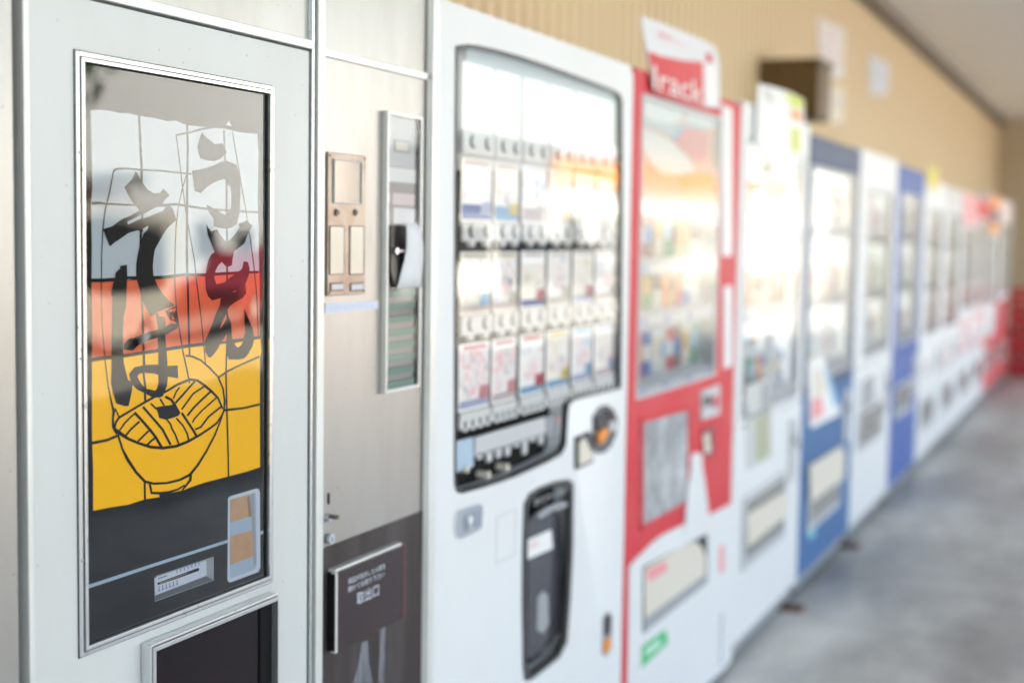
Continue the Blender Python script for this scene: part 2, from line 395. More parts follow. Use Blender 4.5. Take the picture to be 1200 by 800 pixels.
# ================================================================ noodle machine
Y0 = 1.16
XL = at(30, 400, Y0).x; XR = at(512, 400, Y0 - .0105).x
NT = 1.93
nm = thing('noodle_vending_machine', 'old grey metal noodle vending machine with a painted bowl picture in its window', 'vending machine', (XL, Y0 + .4, 0))
MB().box(XL + .005, XR - .002, Y0 + .03, WALL_Y - .05, 0.06, NT).build('cabinet', STEEL, nm, bevel=0.003)
MB().box(XL + .03, XR - .03, Y0 + .06, WALL_Y - .1, 0.0, 0.06).build('plinth', BLACK, nm)
xpost0 = at(372, 400, Y0 - .008).x; xpost1 = at(380, 400, Y0 - .008).x
xdoor1 = at(361, 400, Y0).x
zr0 = at(362.6, 57, Y0 - .006).z; zr1 = at(362.6, 46.5, Y0 - .006).z
winO = P([(89.3, 58.9), (321.4, 101.2), (321.4, 681.1), (95.6, 770.7)], Y0 - .004)
# squared window in metres
wx0 = (winO[0][0] + winO[3][0]) / 2; wx1 = winO[1][0]; wz1 = (winO[0][1] + winO[1][1]) / 2; wz0 = (winO[2][1] + winO[3][1]) / 2
FW_ = at(98.6, 300, Y0 - .004).x - at(90.6, 300, Y0 - .004).x      # frame width
def rect(x0, x1, z0, z1): return [(x0, z1), (x1, z1), (x1, z0), (x0, z0)]
# door with the opening cut out
dr = MB(); dr.ring(rect(XL, xdoor1, 0.10, zr0 - .003), rect(wx0 + .006, wx1 - .006, wz0 + .006, wz1 - .006), Y0, Y0 + .03)
door = dr.build('door', DOORP, nm, bevel=0.0035, seg=3)
# pale strip painting the highlight along the door's left fold
MB().box(XL - .001, XL + .0085, Y0 - .003, Y0 + .02, 0.10, NT).build('pale_edge', ALUW, nm, bevel=.002)
f1 = MB(); f1.ring(rect(wx0, wx1, wz0, wz1), rect(wx0 + FW_ * .5, wx1 - FW_ * .5, wz0 + FW_ * .5, wz1 - FW_ * .5), Y0 - .004, Y0 + .004)
f1.ring(rect(wx0 + FW_ * .56, wx1 - FW_ * .56, wz0 + FW_ * .56, wz1 - FW_ * .56), rect(wx0 + FW_, wx1 - FW_, wz0 + FW_, wz1 - FW_), Y0 - .0065, Y0 + .004)
f1.build('window_frame', ALU, nm, bevel=0.0009)
MB().ring(rect(wx0 + FW_ * .44, wx1 - FW_ * .44, wz0 + FW_ * .44, wz1 - FW_ * .44), rect(wx0 + FW_ * .56, wx1 - FW_ * .56, wz0 + FW_ * .56, wz1 - FW_ * .56), Y0 - .0044, Y0 - .0042).build('frame_groove', BROWN, nm)
MB().ring(rect(wx0 - .0012, wx1 + .0012, wz0 - .0014, wz1 + .0012), rect(wx0 + .0005, wx1 - .0005, wz0 + .0005, wz1 - .0005), Y0 - .0006, Y0 + .001).build('frame_seal', GASK, nm)
YP = Y0 + .0035      # artwork plane
MB().ring(rect(wx0 + FW_ - .002, wx1 - FW_ + .002, wz0 + FW_ - .002, wz1 - FW_ + .002), rect(wx0 + FW_ + .001, wx1 - FW_ - .004, wz0 + FW_ + .001, wz1 - FW_ - .0015), Y0 - .0005, YP).build('window_gasket', GASK, nm)
# ---- artwork
art = MB(); LV = .00025
X0, X1, Z0, Z1 = wx0 + FW_, wx1 - FW_, wz0 + FW_, wz1 - FW_
art.sheet([(X0, Z0), (X1, Z0), (X1, Z1), (X0, Z1)], YP, 0)
def poly(pts, lay, mi): art.sheet(P(pts, YP), YP - LV * lay, mi)
def line(pts, wd, lay, mi=0):
    n = len(pts); V = [Vector(p_) for p_ in pts]; W = wd if isinstance(wd, (list, tuple)) else [wd] * n
    W = list(W) + [W[-1]] * (n - len(W)); a_, b_ = [], []
    for i in range(n):
        d = (V[min(i + 1, n - 1)] - V[max(i - 1, 0)]).normalized(); q = Vector((-d.y, d.x)) * W[i] * .5
        a_.append(V[i] + q); b_.append(V[i] - q)
    A = P(a_, YP); B = P(b_, YP); y_ = YP - LV * lay
    vs = []
    for (x1_, z1_), (x2_, z2_) in zip(A, B): vs += [(x1_, y_, z1_), (x2_, y_, z2_)]
    art.add(vs, [(2 * i, 2 * i + 1, 2 * i + 3, 2 * i + 2) for i in range(n - 1)], mi)
poly([(106, 129.5), (118, 129), (128, 130), (140, 132.5), (150, 133), (163, 136), (180, 138.5), (195, 142), (206, 142), (220, 147), (240, 149), (262, 151), (280, 155), (301.5, 157), (303, 180), (302, 232), (303, 280), (303.5, 320), (290, 318), (262, 319.5), (240, 322), (215, 322), (190, 324), (160, 327), (135, 329), (107, 329), (107.5, 290), (106.5, 240), (108, 220), (107, 170)], 1, 1)
poly([(107, 330), (135, 330), (160, 328), (190, 325), (215, 323), (250, 321.5), (280, 321), (304, 320), (304.5, 360), (304, 397), (280, 400), (250, 404), (222, 407), (195, 411), (170, 415), (140, 419), (107.5, 421), (108, 380)], 1, 2)
poly([(107.5, 421), (140, 419), (170, 415), (195, 411), (222, 407), (250, 404), (280, 400), (305, 397), (306, 411), (304.5, 420), (304.3, 480), (304.6, 547), (290, 552), (267, 558), (240, 565), (222, 571), (214, 574.5), (199, 577.5), (186, 580), (187, 582), (170, 584.5), (150, 591), (130, 594), (109, 598), (109, 550), (107.7, 510)], 1, 3)
# black strip between the colours
line([(106, 328.5), (120, 328.5), (135, 327), (150, 325.5), (170, 325.5), (190, 325), (215, 322), (240, 322), (262, 320.5), (280, 319.5), (303, 318.5)], [4.5, 4.5, 3.5, 3.5, 4, 4, 3.6, 3.6, 3.4, 3, 2.5], 2)
line([(106, 421.5), (120, 419.5), (135, 418), (150, 416), (170, 413), (195, 409), (222, 405), (250, 402), (280, 398.5), (305, 395)], [5, 4.5, 4.2, 4, 4, 4, 4, 4, 4, 3.2], 2)
# tile lines
line([(162.8, 136), (164, 165), (165.5, 195), (165.5, 240), (164, 300), (166, 350), (167.5, 400), (169, 440), (170, 472)], [2.6, 2.6, 3, 2.8, 2.5, 2.5, 2.8, 3, 2.6], 2)
line([(219, 146), (219.7, 170), (219, 230), (218.6, 300), (220, 345), (221, 390), (222, 417)], [2.4, 2.2, 2.8, 2.8, 2.6, 2.4, 2.2], 2)
line([(262, 152), (263, 180), (265, 215), (265, 245), (266, 290), (265.5, 350), (265.5, 400), (264.5, 440), (265.5, 480), (267, 530), (267.4, 558)], 1.9, 2)
line([(133, 200), (137, 198), (147, 197.5), (163, 199), (185, 200), (200, 201.5), (224, 204)], [3, 2.4, 2.2, 2, 2, 2, 2], 2)
line([(107, 238.5), (116, 238), (125, 239), (160, 240.5), (207, 239.5), (235, 244), (262, 246.5), (303, 249)], [3.4, 3.2, 2.4, 2, 2.8, 2.6, 2.6, 1.8], 2)
line([(133, 199), (128, 225), (122.5, 248), (120, 270), (118.6, 300), (118.4, 345), (119.2, 380), (122.5, 420), (126.5, 453), (130, 470), (133, 483)], [1.6, 1.6, 1.6, 1.5, 1.3, 1.3, 1.4, 1.4, 1.6, 2.2, 3], 2)
line([(206, 158), (209, 180), (213, 215), (218.5, 255), (223, 280), (227.5, 305), (230, 330), (235, 370), (239, 410), (240.6, 427)], 1.3, 2)
line([(218.5, 204), (213, 222), (208.5, 243), (206, 265), (205, 290), (204.4, 330), (206.5, 365), (210.5, 390), (214, 412), (218.5, 432), (222, 449)], [1.3, 1.3, 1.2, 1.5, 1.4, 1.4, 1.4, 1.6, 1.8, 1.8, 1.6], 2)
line([(272, 153), (275, 173), (279, 195), (283, 220), (288, 248), (293, 280), (297, 310), (300.5, 345), (302.5, 396)], 1.2, 2)
line([(205.5, 158.5), (222, 155.5), (238, 151), (252, 149)], [1.6, 2.4, 2.4, 2], 2)
poly([(264, 147), (268, 141.5), (271, 148)], 2, 1)
line([(107, 519), (125, 515.5), (139, 509.5)], [3.6, 3.2, 3], 2)
line([(262, 480.5), (285, 478), (304, 473.5)], [3, 2.4, 2.6], 2)
line([(256, 442), (266, 435), (280, 428), (304, 417.5)], [2.2, 2.4, 2, 2.2], 2)
line([(217, 416.5), (225, 417.5), (235, 422), (245, 430.5), (255, 441), (261, 455), (263, 470), (262, 482)], [2.4, 2.6, 2.2, 2.4, 2, 2, 2.4, 2], 2)
# bowl
line([(133, 480), (131.7, 490), (132, 500), (137, 508)], [3.4, 2.6, 3, 4], 3)
line([(134, 478), (137, 484), (139.5, 490)], 1.8, 3)
line([(138, 510), (143, 526), (149, 538), (159, 553), (169.5, 564), (180, 566.3), (195, 565.6), (210, 562), (222, 556), (231, 545), (241, 529), (251, 510), (257, 495), (262, 481)], [2.4, 2.6, 3.8, 3.2, 3.4, 2.8, 2.6, 2.8, 3.2, 2.8, 2.4, 2.2, 1.8, 1.6], 3)
line([(133.5, 503), (141, 508), (150, 514), (162, 519), (176, 523.5), (190, 524.8), (206, 522.5), (220, 517), (235, 508.5), (247, 500.5), (254, 495), (259, 487), (262, 480)], [5, 4.5, 3.4, 3.2, 3.6, 3.4, 3.4, 3.2, 2.8, 2.4, 2.4, 1.8, 1.6], 3)
line([(133.5, 502), (135, 495), (139, 489), (150, 482.5), (165, 473.5), (180, 465), (195, 458), (208, 450), (222, 444.5), (231, 445.5), (240, 452), (247, 458), (255, 466), (260.5, 479)], [2.8, 2.6, 2.8, 2.6, 2.6, 2.8, 2.4, 2.8, 3.2, 3, 3, 3, 2.4, 2], 3)
for pts, w_ in [([(139.5, 504), (146, 495), (153, 488), (158, 484)], 2), ([(146, 511), (153, 502.5), (163, 493.5)], 2.4), ([(161, 517), (168, 510), (174, 504.5)], 2.2),
                ([(172, 521), (176, 517), (181, 513)], 2.4), ([(157, 483), (165, 491.5), (175, 503), (182, 512), (189, 524)], 3.2), ([(167, 476.5), (178, 489), (190, 503), (199.5, 521)], 2.8),
                ([(176, 472.5), (183, 479)], 2), ([(195, 491), (199.5, 497), (201, 502), (205, 509), (209, 520)], 2.0), ([(206, 489.5), (214, 498.5), (219, 508), (220.5, 515)], 2.0),
                ([(212.5, 483.5), (220, 495), (226, 504), (230, 511)], 2.8), ([(187, 467), (192, 475)], 2), ([(193, 464.5), (200, 468), (205, 475)], 3.2),
                ([(202.5, 467), (206, 459), (210, 453.5)], 1.8), ([(205, 472), (215, 461), (222, 453), (228, 446.5)], 2.4), ([(212.5, 479.5), (220, 469), (226, 461), (239, 452.5)], 2.0),
                ([(219, 487), (226, 478), (235, 469), (247, 458)], 2.4), ([(225, 495), (227, 491), (236, 481), (245, 473), (254, 465)], 1.8), ([(228, 503), (235, 500), (244, 488), (252, 481.5), (259, 476)], 2.2)]:
    line(pts, w_, 3)
poly([(182, 477), (190, 475.5), (199, 474.5), (205, 472.5), (208, 478), (211, 483), (208.5, 487), (200, 490), (194, 491.5), (186, 489.5), (184.5, 483)], 3, 0)
line([(174.5, 565), (176, 571), (177, 577.5)], [2.4, 2.8, 2.6], 3); line([(169, 563), (169.4, 586)], 2.4, 3)
line([(223, 556), (222.5, 562), (218, 568), (213, 574)], [3, 3.2, 2.4, 2], 3)
line([(176, 577), (186, 577.5), (197, 576.5), (208, 573), (216, 568)], [2.8, 3.2, 3, 2.2, 1.8], 3)
poly([(186, 578), (200, 577), (214, 574), (213, 579), (187, 582)], 3, 0)
# brush letters (soba)
poly([(158, 201), (160.5, 203), (163, 209), (167.5, 216), (173, 222.5), (180, 226.5), (187, 226), (190.5, 221), (194, 224), (198, 229), (192, 235), (188, 241), (179, 244.5), (170, 249), (163, 247), (157, 240), (152, 233), (148.5, 226), (145, 219.5), (150, 214.5), (155, 209)], 4, 0)
poly([(120, 268.5), (131, 265), (137, 260.5), (143, 256.5), (152, 253), (163, 246.5), (178, 243.5), (190, 240), (198, 239.5), (202, 245), (206, 258), (200, 263), (195, 268), (191, 274), (186, 283), (181, 292), (179.5, 300), (178.5, 312), (179, 322), (184, 335), (190, 344), (197, 352), (204, 358), (184.5, 365), (182, 368), (176, 370), (171, 362), (167, 353), (164, 345), (162, 335), (159, 325), (159, 310), (161, 297), (163, 288), (168, 272), (160, 270), (150, 273), (140, 280), (134, 284), (128, 289), (124.5, 280)], 4, 0)
poly([(148.5, 259.5), (158, 255), (164.5, 251.5), (164.5, 256), (158, 259), (149, 263)], 5, 1)
poly([(167, 251.5), (176, 246), (184, 242.5), (194, 242), (190, 247), (180, 251), (167, 256)], 5, 1)
poly([(166.5, 268), (173, 264.5), (172, 269), (167, 274)], 5, 1)
poly([(140, 311.5), (143, 311), (148, 310), (148.5, 324), (147.5, 345), (147, 360), (144.5, 370), (143.5, 385), (143.5, 410), (144.5, 425), (147, 436), (149.5, 445), (155, 448), (154, 457), (152, 467), (150, 475.5), (145, 475.5), (135.5, 472.5), (131.5, 460), (129.5, 448), (130, 430), (130, 400), (130.5, 370), (131, 347), (129, 346), (131, 336), (134, 326), (134.5, 320), (137, 317), (140, 315)], 4, 0)
poly([(185, 367), (205, 359), (206.5, 366), (208, 379), (197, 383), (184, 384)], 4, 0)
poly([(185, 366.5), (192, 364), (198.5, 375), (203, 376), (206, 379), (199, 379), (193, 382.5), (192.5, 372.5), (189, 370.5), (185, 371)], 5, 2)
poly([(196, 364), (205, 360.5), (205.5, 363), (203, 366), (201, 364), (200, 366)], 5, 2)
poly([(201, 368), (203.5, 374), (200.5, 374)], 5, 2)
poly([(144, 405), (147, 400), (150, 397), (158, 395), (165, 392), (175, 388), (183, 386.5), (190, 383), (197, 380.5), (206, 376.5), (208, 381), (207, 385), (200, 388.5), (196, 391), (186, 395), (175, 398), (168, 401), (161, 404.5), (155, 410.5), (148, 410), (144, 409)], 4, 0)
poly([(182, 367), (184.5, 385), (184, 400), (185, 415), (185, 428), (184, 440), (184.5, 452), (181, 457), (186, 466), (190, 464), (193, 458), (195, 448), (195, 440), (195.5, 425), (194.5, 410), (193, 395), (193.5, 380), (192, 369)], 4, 0)
poly([(150.5, 438), (157, 430), (170, 427.3), (185, 427), (196, 428.5), (207.5, 428), (208, 443), (196, 441), (195, 452), (191, 462), (186, 465.5), (178, 465.5), (170, 461), (160, 456), (153, 449)], 4, 0)
poly([(160, 441), (162.5, 437.5), (170, 436.8), (180, 437.5), (184.5, 439), (184.8, 448), (183, 455), (181, 457.5), (175, 456), (171, 455.5), (165, 450)], 5, 3)
line([(167, 436.5), (169.5, 456)], 2.6, 6)
# brush letters (udon)
poly([(236, 155), (240, 160), (246, 165), (251, 169), (256, 168.5), (260, 168), (263, 173), (265, 179), (261, 183), (257, 186.5), (251, 189), (243, 188.3), (238, 187), (234, 185.5), (232, 180), (231, 172), (233, 163)], 4, 0)
poly([(224.5, 200), (232, 199), (240, 197), (250, 194), (258, 190), (264, 188), (272, 191), (277, 193.5), (279.5, 202), (281, 215), (281, 230), (280, 250), (277, 263), (270, 267), (264, 268), (256, 267), (250, 265), (249.5, 256), (244, 248), (241, 240), (246, 242), (254, 247), (263, 252), (268, 248), (270, 240), (269.5, 228), (266, 217), (263, 210), (256, 211.5), (250, 214), (241, 220), (234.5, 226.5), (227.5, 224)], 4, 0)
poly([(266.5, 216), (269, 219), (270, 226), (270, 243), (268, 246.5), (266, 240), (265.8, 225)], 5, 1)
poly([(241, 262), (243.5, 267), (247, 271), (253.5, 268.5), (257, 274), (262, 281), (265.5, 284), (271, 279), (276, 273), (280, 266), (279, 262), (285, 260), (289, 257), (292, 262), (295, 264), (291, 272), (288, 279), (286, 285), (280, 290), (274, 294), (272, 303), (271, 311), (265, 313), (258.5, 306), (252, 298), (248, 288), (243, 275)], 4, 0)
poly([(253, 294), (247, 298), (244, 304), (242, 312), (240, 325), (240.5, 338), (243, 347), (248, 352), (257, 349.5), (268, 344), (275, 340.5), (288, 344), (287, 333), (291, 322), (292, 315), (290, 307), (285, 306), (283, 315), (275, 321), (269, 325), (262, 331), (253, 333), (250.5, 326), (252, 317), (255, 311), (259, 307), (263, 308), (260, 300)], 4, 0)
poly([(258, 349), (268, 343.5), (277, 341), (288, 343.5), (284, 349), (275, 354), (268, 359), (266, 363), (267, 370), (270, 378), (271, 390), (271.5, 398), (276, 399.5), (284, 397.5), (286.5, 390), (286, 378), (285.5, 361), (289, 370), (293, 379), (296, 387), (297.5, 397), (295, 406), (290, 415), (286, 419.5), (280, 421), (268, 421), (265.5, 416), (265, 399), (262, 397), (258, 402), (255, 408), (250, 415), (246, 419), (243, 418), (240, 412), (239, 400), (243, 392), (248, 380), (252, 368), (257, 358)], 4, 0)
poly([(264, 368), (264.5, 374), (259, 383), (256.5, 386), (259.5, 377)], 5, 2)
poly([(265, 391), (264, 399.5), (259, 400), (262, 396)], 5, 2)
poly([(274, 402), (284, 400), (281, 405), (278, 407), (275.5, 405)], 5, 3)
# sky blue line and the two windows of the panel
line([(103, 687), (180, 661.5), (267, 633.5)], [4, 3.6, 3.4], 2, 4)
line([(302, 625), (311.5, 622)], 3.6, 2, 4)
art.build('display_artwork', [PBLK, PWHT, PRED, PYEL, PBLU], nm)
lw = MB()
def lpoly(pts, lay, mi): lw.sheet(P(pts, YP), YP - LV * lay, mi)
lpoly([(266.6, 584), (268.5, 581.3), (300, 572), (303, 573), (304, 577), (304.6, 664), (302.5, 669.5), (272, 681), (268, 682), (266, 679)], 3, 1)
lpoly([(268.8, 585), (298.5, 576.5), (299.5, 579), (300, 662), (298.5, 666.5), (272, 676.5), (268.6, 677)], 4, 0)
lpoly([(292.5, 578.5), (297, 577.2), (299.5, 660), (296.5, 663)], 5, 4)
lpoly([(269, 583.5 + 1.5), (291.5, 579), (293.5, 604.5), (269, 611.5)], 6, 2)
lpoly([(268.8, 627.5), (294.5, 621), (296.5, 651), (269, 661.5)], 6, 2)
lpoly([(288.5, 583), (291.5, 580), (293.5, 604.5), (290.5, 605.5)], 7, 3)
lw.build('price_window', [PBLU, PAPERB, TANP, paint('brown_ink', (0.3, 0.17, 0.1), .7), GREY], nm)
mw_ = MB()
def mpoly(pts, lay, mi): mw_.sheet(P(pts, YP), YP - LV * lay, mi)
mpoly([(180, 677), (183, 674), (250, 651.5), (250, 679.5), (181, 704.5)], 3, 3)
mpoly([(181, 697.5), (241, 674.5), (249, 679), (181.2, 703.5)], 4, 4)
mpoly([(180.8, 678), (184, 675), (241, 656), (241.5, 673.5), (181, 697)], 4, 0)
mpoly([(183.5, 682.5), (205, 674.5), (230, 665.2), (232.5, 665), (232.5, 668), (205, 678), (184, 685)], 5, 2)
mpoly([(186, 682.3), (205, 675.3), (218, 670.5), (218, 671.5), (205, 677), (186, 683.8)], 6, 5)
for i in range(6):
    x_ = 185 + i * 4.2; y_ = 689 - i * 1.5
    mpoly([(x_, y_ - 2.5), (x_ + 1.1, y_ - 2.9), (x_ + 1.1, y_ + 1.2), (x_, y_ + 1.6)], 5, 1)
    mpoly([(x_ - .6, y_ + 2), (x_ + 1.9, y_ + 1.1), (x_ + 1.9, y_ + 2.8), (x_ - .6, y_ + 3.7)], 5, 1)
for i in range(7):
    x_ = 206 + i * 4.3; y_ = 668.5 - i * 1.55
    mpoly([(x_, y_ - 1.2), (x_ + 1.2, y_ - 1.6), (x_ + 1.2, y_ + 2.2), (x_, y_ + 2.6)], 5, 1)
mpoly([(184.5, 676.8), (195, 673), (195, 674.5), (184.5, 678.4)], 5, 1)
mw_.build('coin_gauge', [PAPERB, INK, PBLK, GREY, paint('dark_grey_plastic', (0.1, 0.11, 0.13), .4), COPPER], nm)
g = MB(); g.sheet([(X0 - .001, Z0 - .001), (X1 + .001, Z0 - .001), (X1 + .001, Z1 + .001), (X0 - .001, Z1 + .001)], Y0 + .0005)
g.build('display_glass', GLA, nm)
for xx in (wx0 + .0035, wx1 - .0035):
    for zq in (wz0 + .12, (wz0 + wz1) / 2, wz1 - .12):
        MB().cyl((xx, zq), .0018, Y0 - .0050, Y0 - .0038, 0, n=10).build('screw', GREY, nm)
# collection hatch under the window
hz1 = (at(172.7, 758, Y0 - .017).z + at(322.7, 695, Y0 - .017).z) / 2
hx0, hx1 = at(177, 770, Y0 - .017).x, at(326, 760, Y0 - .017).x
hz0 = hz1 - 0.20
hi = [hx0 + .0085, hx1 - .0045, hz0 + .018, hz1 - .0105]
h = MB(); h.ring(rect(hx0, hx1, hz0, hz1), rect(hx0 + .003, hx1 - .002, hz0 + .004, hz1 - .004), Y0 - .017, Y0 - .0005)
h.ring(rect(hx0 + .0034, hx1 - .0024, hz0 + .0044, hz1 - .0044), rect(*hi), Y0 - .0195, Y0 - .002)
h.build('hatch_frame', ALU, nm, bevel=0.001)
MB().box(hi[0] - .001, hi[1] + .001, Y0 - .006, Y0 - .001, hi[2] - .001, hi[3] + .001).build('hatch_door', SMOKE, nm)
MB().box(hi[1] - .030, hi[1] + .001, Y0 - .0085, Y0 - .006, hi[2] - .001, hi[3] + .001).build('hatch_slot', GASK, nm)
MB().box(hi[0] + .01, hi[1] - .002, Y0 - .017, Y0 - .0065, hi[2], hi[2] + .006).build('hatch_sill', ALU, nm, bevel=0.001)
# upper strip over the door, rails, posts
MB().box(XL, xdoor1 + .003, Y0 + .004, Y0 + .03, zr1, NT).build('top_panel', STEEL, nm, bevel=0.002)
MB().box(XL, xdoor1 + .004, Y0 - .006, Y0 + .02, zr0, zr1).build('rail', ALUW, nm, bevel=0.0012)
xp0 = at(365, 400, Y0 - .004).x
MB().box(xp0, xp0 + .006, Y0 - .004, Y0 + .03, 0.06, NT).build('post', ALU, nm, bevel=0.001)
MB().box(xp0 + .006, xpost0, Y0 + .004, Y0 + .03, 0.06, NT).build('gap_seal', GREEN_DK, nm)
MB().box(xpost0, xpost1, Y0 - .008, Y0 + .03, 0.06, NT).build('post', ALUW, nm, bevel=0.0012)
xq0 = at(504.5, 400, Y0 - .0105).x
MB().box(xq0, XR, Y0 - .0105, Y0 + .03, 0.06, NT).build('post', ALUW, nm, bevel=0.0012)
# coin side panel
MB().box(xpost1 + .0005, xq0 - .0005, Y0 + .001, Y0 + .03, at(440, 620, Y0).z, NT - .002).build('coin_panel', STEEL, nm, bevel=0.001)
rz0 = at(382, 66, Y0 - .004).z; rz1 = at(382, 57, Y0 - .004).z
MB().box(xpost1, xq0, Y0 - .004, Y0 + .01, rz0, rz1).build('rail', ALUW, nm, bevel=0.001)
brz = at(440, 619.5, Y0 - .002).z
bp_ = MB().box(xpost1 + .0005, xq0 - .0005, Y0 - .002, Y0 + .03, 0.1, brz).build('lower_panel', BROWN, nm, bevel=0.001)
MB().box(xq0 - .007, xq0 - .001, Y0 - .004, Y0 - .001, 0.1, NT - .01).build('pale_edge', ALUW, nm)
# stains running down under the flap
st = MB()
for pts in ([(444, 736), (452, 733), (451, 760), (450, 800), (443, 800), (445, 765)], [(424, 752), (431, 750), (432, 775), (437, 800), (414, 800), (421, 772)]):
    st.sheet(P(pts, Y0 - .0024), Y0 - .0024)
st.build('water_stain', paint('chalky_stain', (0.20, 0.21, 0.24), 0.8, dirt=(0.05, 0.04, 0.04), dirt_amt=1.0, scale=60, stretch=(1, 1, .2)), nm)
# coin return plate
cz1, cz0 = at(384, 178, Y0 - .003).z, at(384, 347, Y0 - .003).z
cx0, cx1 = at(384, 300, Y0 - .003).x, at(427.8, 300, Y0 - .003).x
cp = MB().box(cx0, cx1, Y0 - .0035, Y0 + .001, cz0, cz1).build('coin_plate', COPPER, nm, bevel=0.0012)
def zz(px, py, Y): return at(px, py, Y).z
def rpx(a, b, c, d, Y):   # px rect: left/right columns, top/bottom measured on the left column
    return at(a, 300, Y).x, at(b, 300, Y).x, at(a, d, Y).z, at(a, c, Y).z
def frame_part(name, a, b, c, d, Y, wd, mat, par, dp=.003, fill=None, fd=.0):
    x0, x1, z0, z1 = rpx(a, b, c, d, Y)
    o_ = MB().ring(rect(x0, x1, z0, z1), rect(x0 + wd, x1 - wd, z0 + wd, z1 - wd), Y - dp, Y + .0005).build(name, mat, par, bevel=0.0006)
    if fill: MB().box(x0 + wd * .9, x1 - wd * .9, Y - .0008 + fd, Y + .0004, z0 + wd * .9, z1 - wd * .9).build('pane', fill, o_)
    return o_
frame_part('coin_window', 390, 422.5, 186, 238, Y0 - .0036, .002, LGREY, cp, fill=paint('mirror_pane', (0.20, 0.17, 0.15), 0.10, metal=0.9))
for a in (395, 417):
    q = at(a, 249, Y0 - .004)
    MB().cyl((q.x, q.z), .0058, Y0 - .0065, Y0 - .003, 0).build('slot_ring', COPPER, cp, bevel=.0006)
    MB().cyl((q.x - .001, q.z), .0038, Y0 - .0068, Y0 - .006, 0).build('slot_hole', BLACK, cp)
for a, b in ((386, 403), (409.5, 426)):
    frame_part('name_frame', a, b, 264.5, 322, Y0 - .0036, .0012, BROWN, cp, dp=.0015, fill=paint('yellowed_card', (0.72, 0.66, 0.54), .35, coat=.3))
    x0, x1, z0, z1 = rpx(a + .5, b, 331.5, 341.5, Y0 - .0036)
    q = MB().box(x0, x1, Y0 - .0044, Y0 - .003, z0, z1).build('coin_cup', paint('dark_maroon', (0.06, 0.03, 0.03), .4), cp, bevel=.0008)
    MB().box(x0 + .004, x1 - .003, Y0 - .0052, Y0 - .0044, z0 + .0022, z1 - .0022).build('cup_lip', LGREY, q)
for a_ in (cx0 + .004, cx1 - .004):
    for b_ in (cz0 + .005, cz1 - .005): MB().cyl((a_, b_), .0017, Y0 - .0045, Y0 - .003, 0, n=10).build('screw', BROWN, cp)
# tape
tp = MB(); tp.prism(P([(381.5, 355.5), (443.5, 352), (443.5, 361.6), (381.5, 367)], Y0 - .0002), Y0 - .0002, Y0 + .0008)
tpo = tp.build('label_tape', PAPERB, nm)
m = MB(); q0 = at(386, 364, Y0 - .0004); q1 = at(436, 355.5, Y0 - .0004)
put_text(m, 'お金を入れてください', ((q0.x, at(386, 364.5, Y0).z), (q1.x, at(386, 358, Y0).z)), Y0 - .0005); m.build('lettering', LILAC, tpo)
# tall selector window
tx0, tx1, tz0, tz1 = at(453.5, 300, Y0 - .01).x, at(494.5, 300, Y0 - .01).x, at(453.5, 461, Y0 - .01).z, at(453.5, 129.5, Y0 - .01).z
tw = .0058
tf = MB().ring(rect(tx0, tx1, tz0, tz1), rect(tx0 + tw, tx1 - tw, tz0 + tw, tz1 - tw), Y0 - .010, Y0 + .001).build('selector_frame', ALUW, nm, bevel=0.001)
MB().box(tx1 - tw - .007, tx1 - tw + .0005, Y0 - .006, Y0 - .0005, tz0 + tw, tz1 - tw).build('gasket', GASK, tf)
se = MB()
def sz(py): return at(458, py, Y0 - .001).z
ix0, ix1 = tx0 + tw, tx1 - tw - .006
se.box(ix0, ix1, Y0 - .0015, Y0 + .001, sz(195), tz1 - tw, 0)
se.box(ix0, ix1, Y0 - .0012, Y0 + .001, sz(335), sz(195), 1)  # mauve block paints the beige-grey reflection over this stretch
se.box(ix0, ix1, Y0 - .0022, Y0 - .001, sz(213), sz(196), 2)
se.box(ix0 + .001, ix0 + .018, Y0 - .0022, Y0 - .001, sz(237), sz(226), 3)
se.box(ix0 + .026, ix1 - .002, Y0 - .0022, Y0 - .001, sz(240), sz(226), 3)
se.box(ix0 + .03, ix1 - .002, Y0 - .0026, Y0 - .001, sz(263), sz(243), 2)
se.build('selector_face', [LGREY, MAUVE, WCARD, PALE], tf, bevel=.0006)
x0, x1, z0, z1 = at(460, 300, Y0).x, at(477, 300, Y0).x, sz(177), sz(163)
lk = MB().ring(rect(x0, x1, z0, z1), rect(x0 + .0025, x1 - .0025, z0 + .0025, z1 - .0025), Y0 - .0035, Y0 - .0012).build('small_window', GREY, tf, bevel=.0006)
MB().box(x0 + .002, x1 - .002, Y0 - .0022, Y0 - .0014, z0 + .002, z1 - .002).build('pane', CREAM, lk)
for i in range(8):
    za, zb = sz(340 + i * 15.2 + 8.4), sz(340 + i * 15.2)
    if zb < tz0 + tw: break
    MB().box(ix0, ix1, Y0 - .0035, Y0 + .001, max(za, tz0 + tw), zb).build('louvre', TEAL, tf, bevel=.0012)
    zc = sz(340 + i * 15.2 + 14.4)
    if za > tz0 + tw: MB().box(ix0, ix1, Y0 - .0016, Y0 + .001, max(zc, tz0 + tw), za - .0003).build('louvre_gap', MAUVE, tf)
g = MB(); g.sheet(rect(ix0 - .0005, tx1 - tw, tz0 + tw, tz1 - tw), Y0 - .0072); g.build('selector_glass', GLT, tf)
bl = MB().prism(P([(458, 264), (478, 265), (478, 335), (463, 336), (458, 318)], Y0 - .012), Y0 - .012, Y0 - .0076).build('key_plate', BLACK, tf, bevel=.0008)
q = at(463.5, 294, Y0 - .014)
MB().cyl((q.x, q.z), .0055, Y0 - .018, Y0 - .012).build('lock', CHROME, bl, bevel=.0008)
q2 = at(476, 294, Y0 - .02)
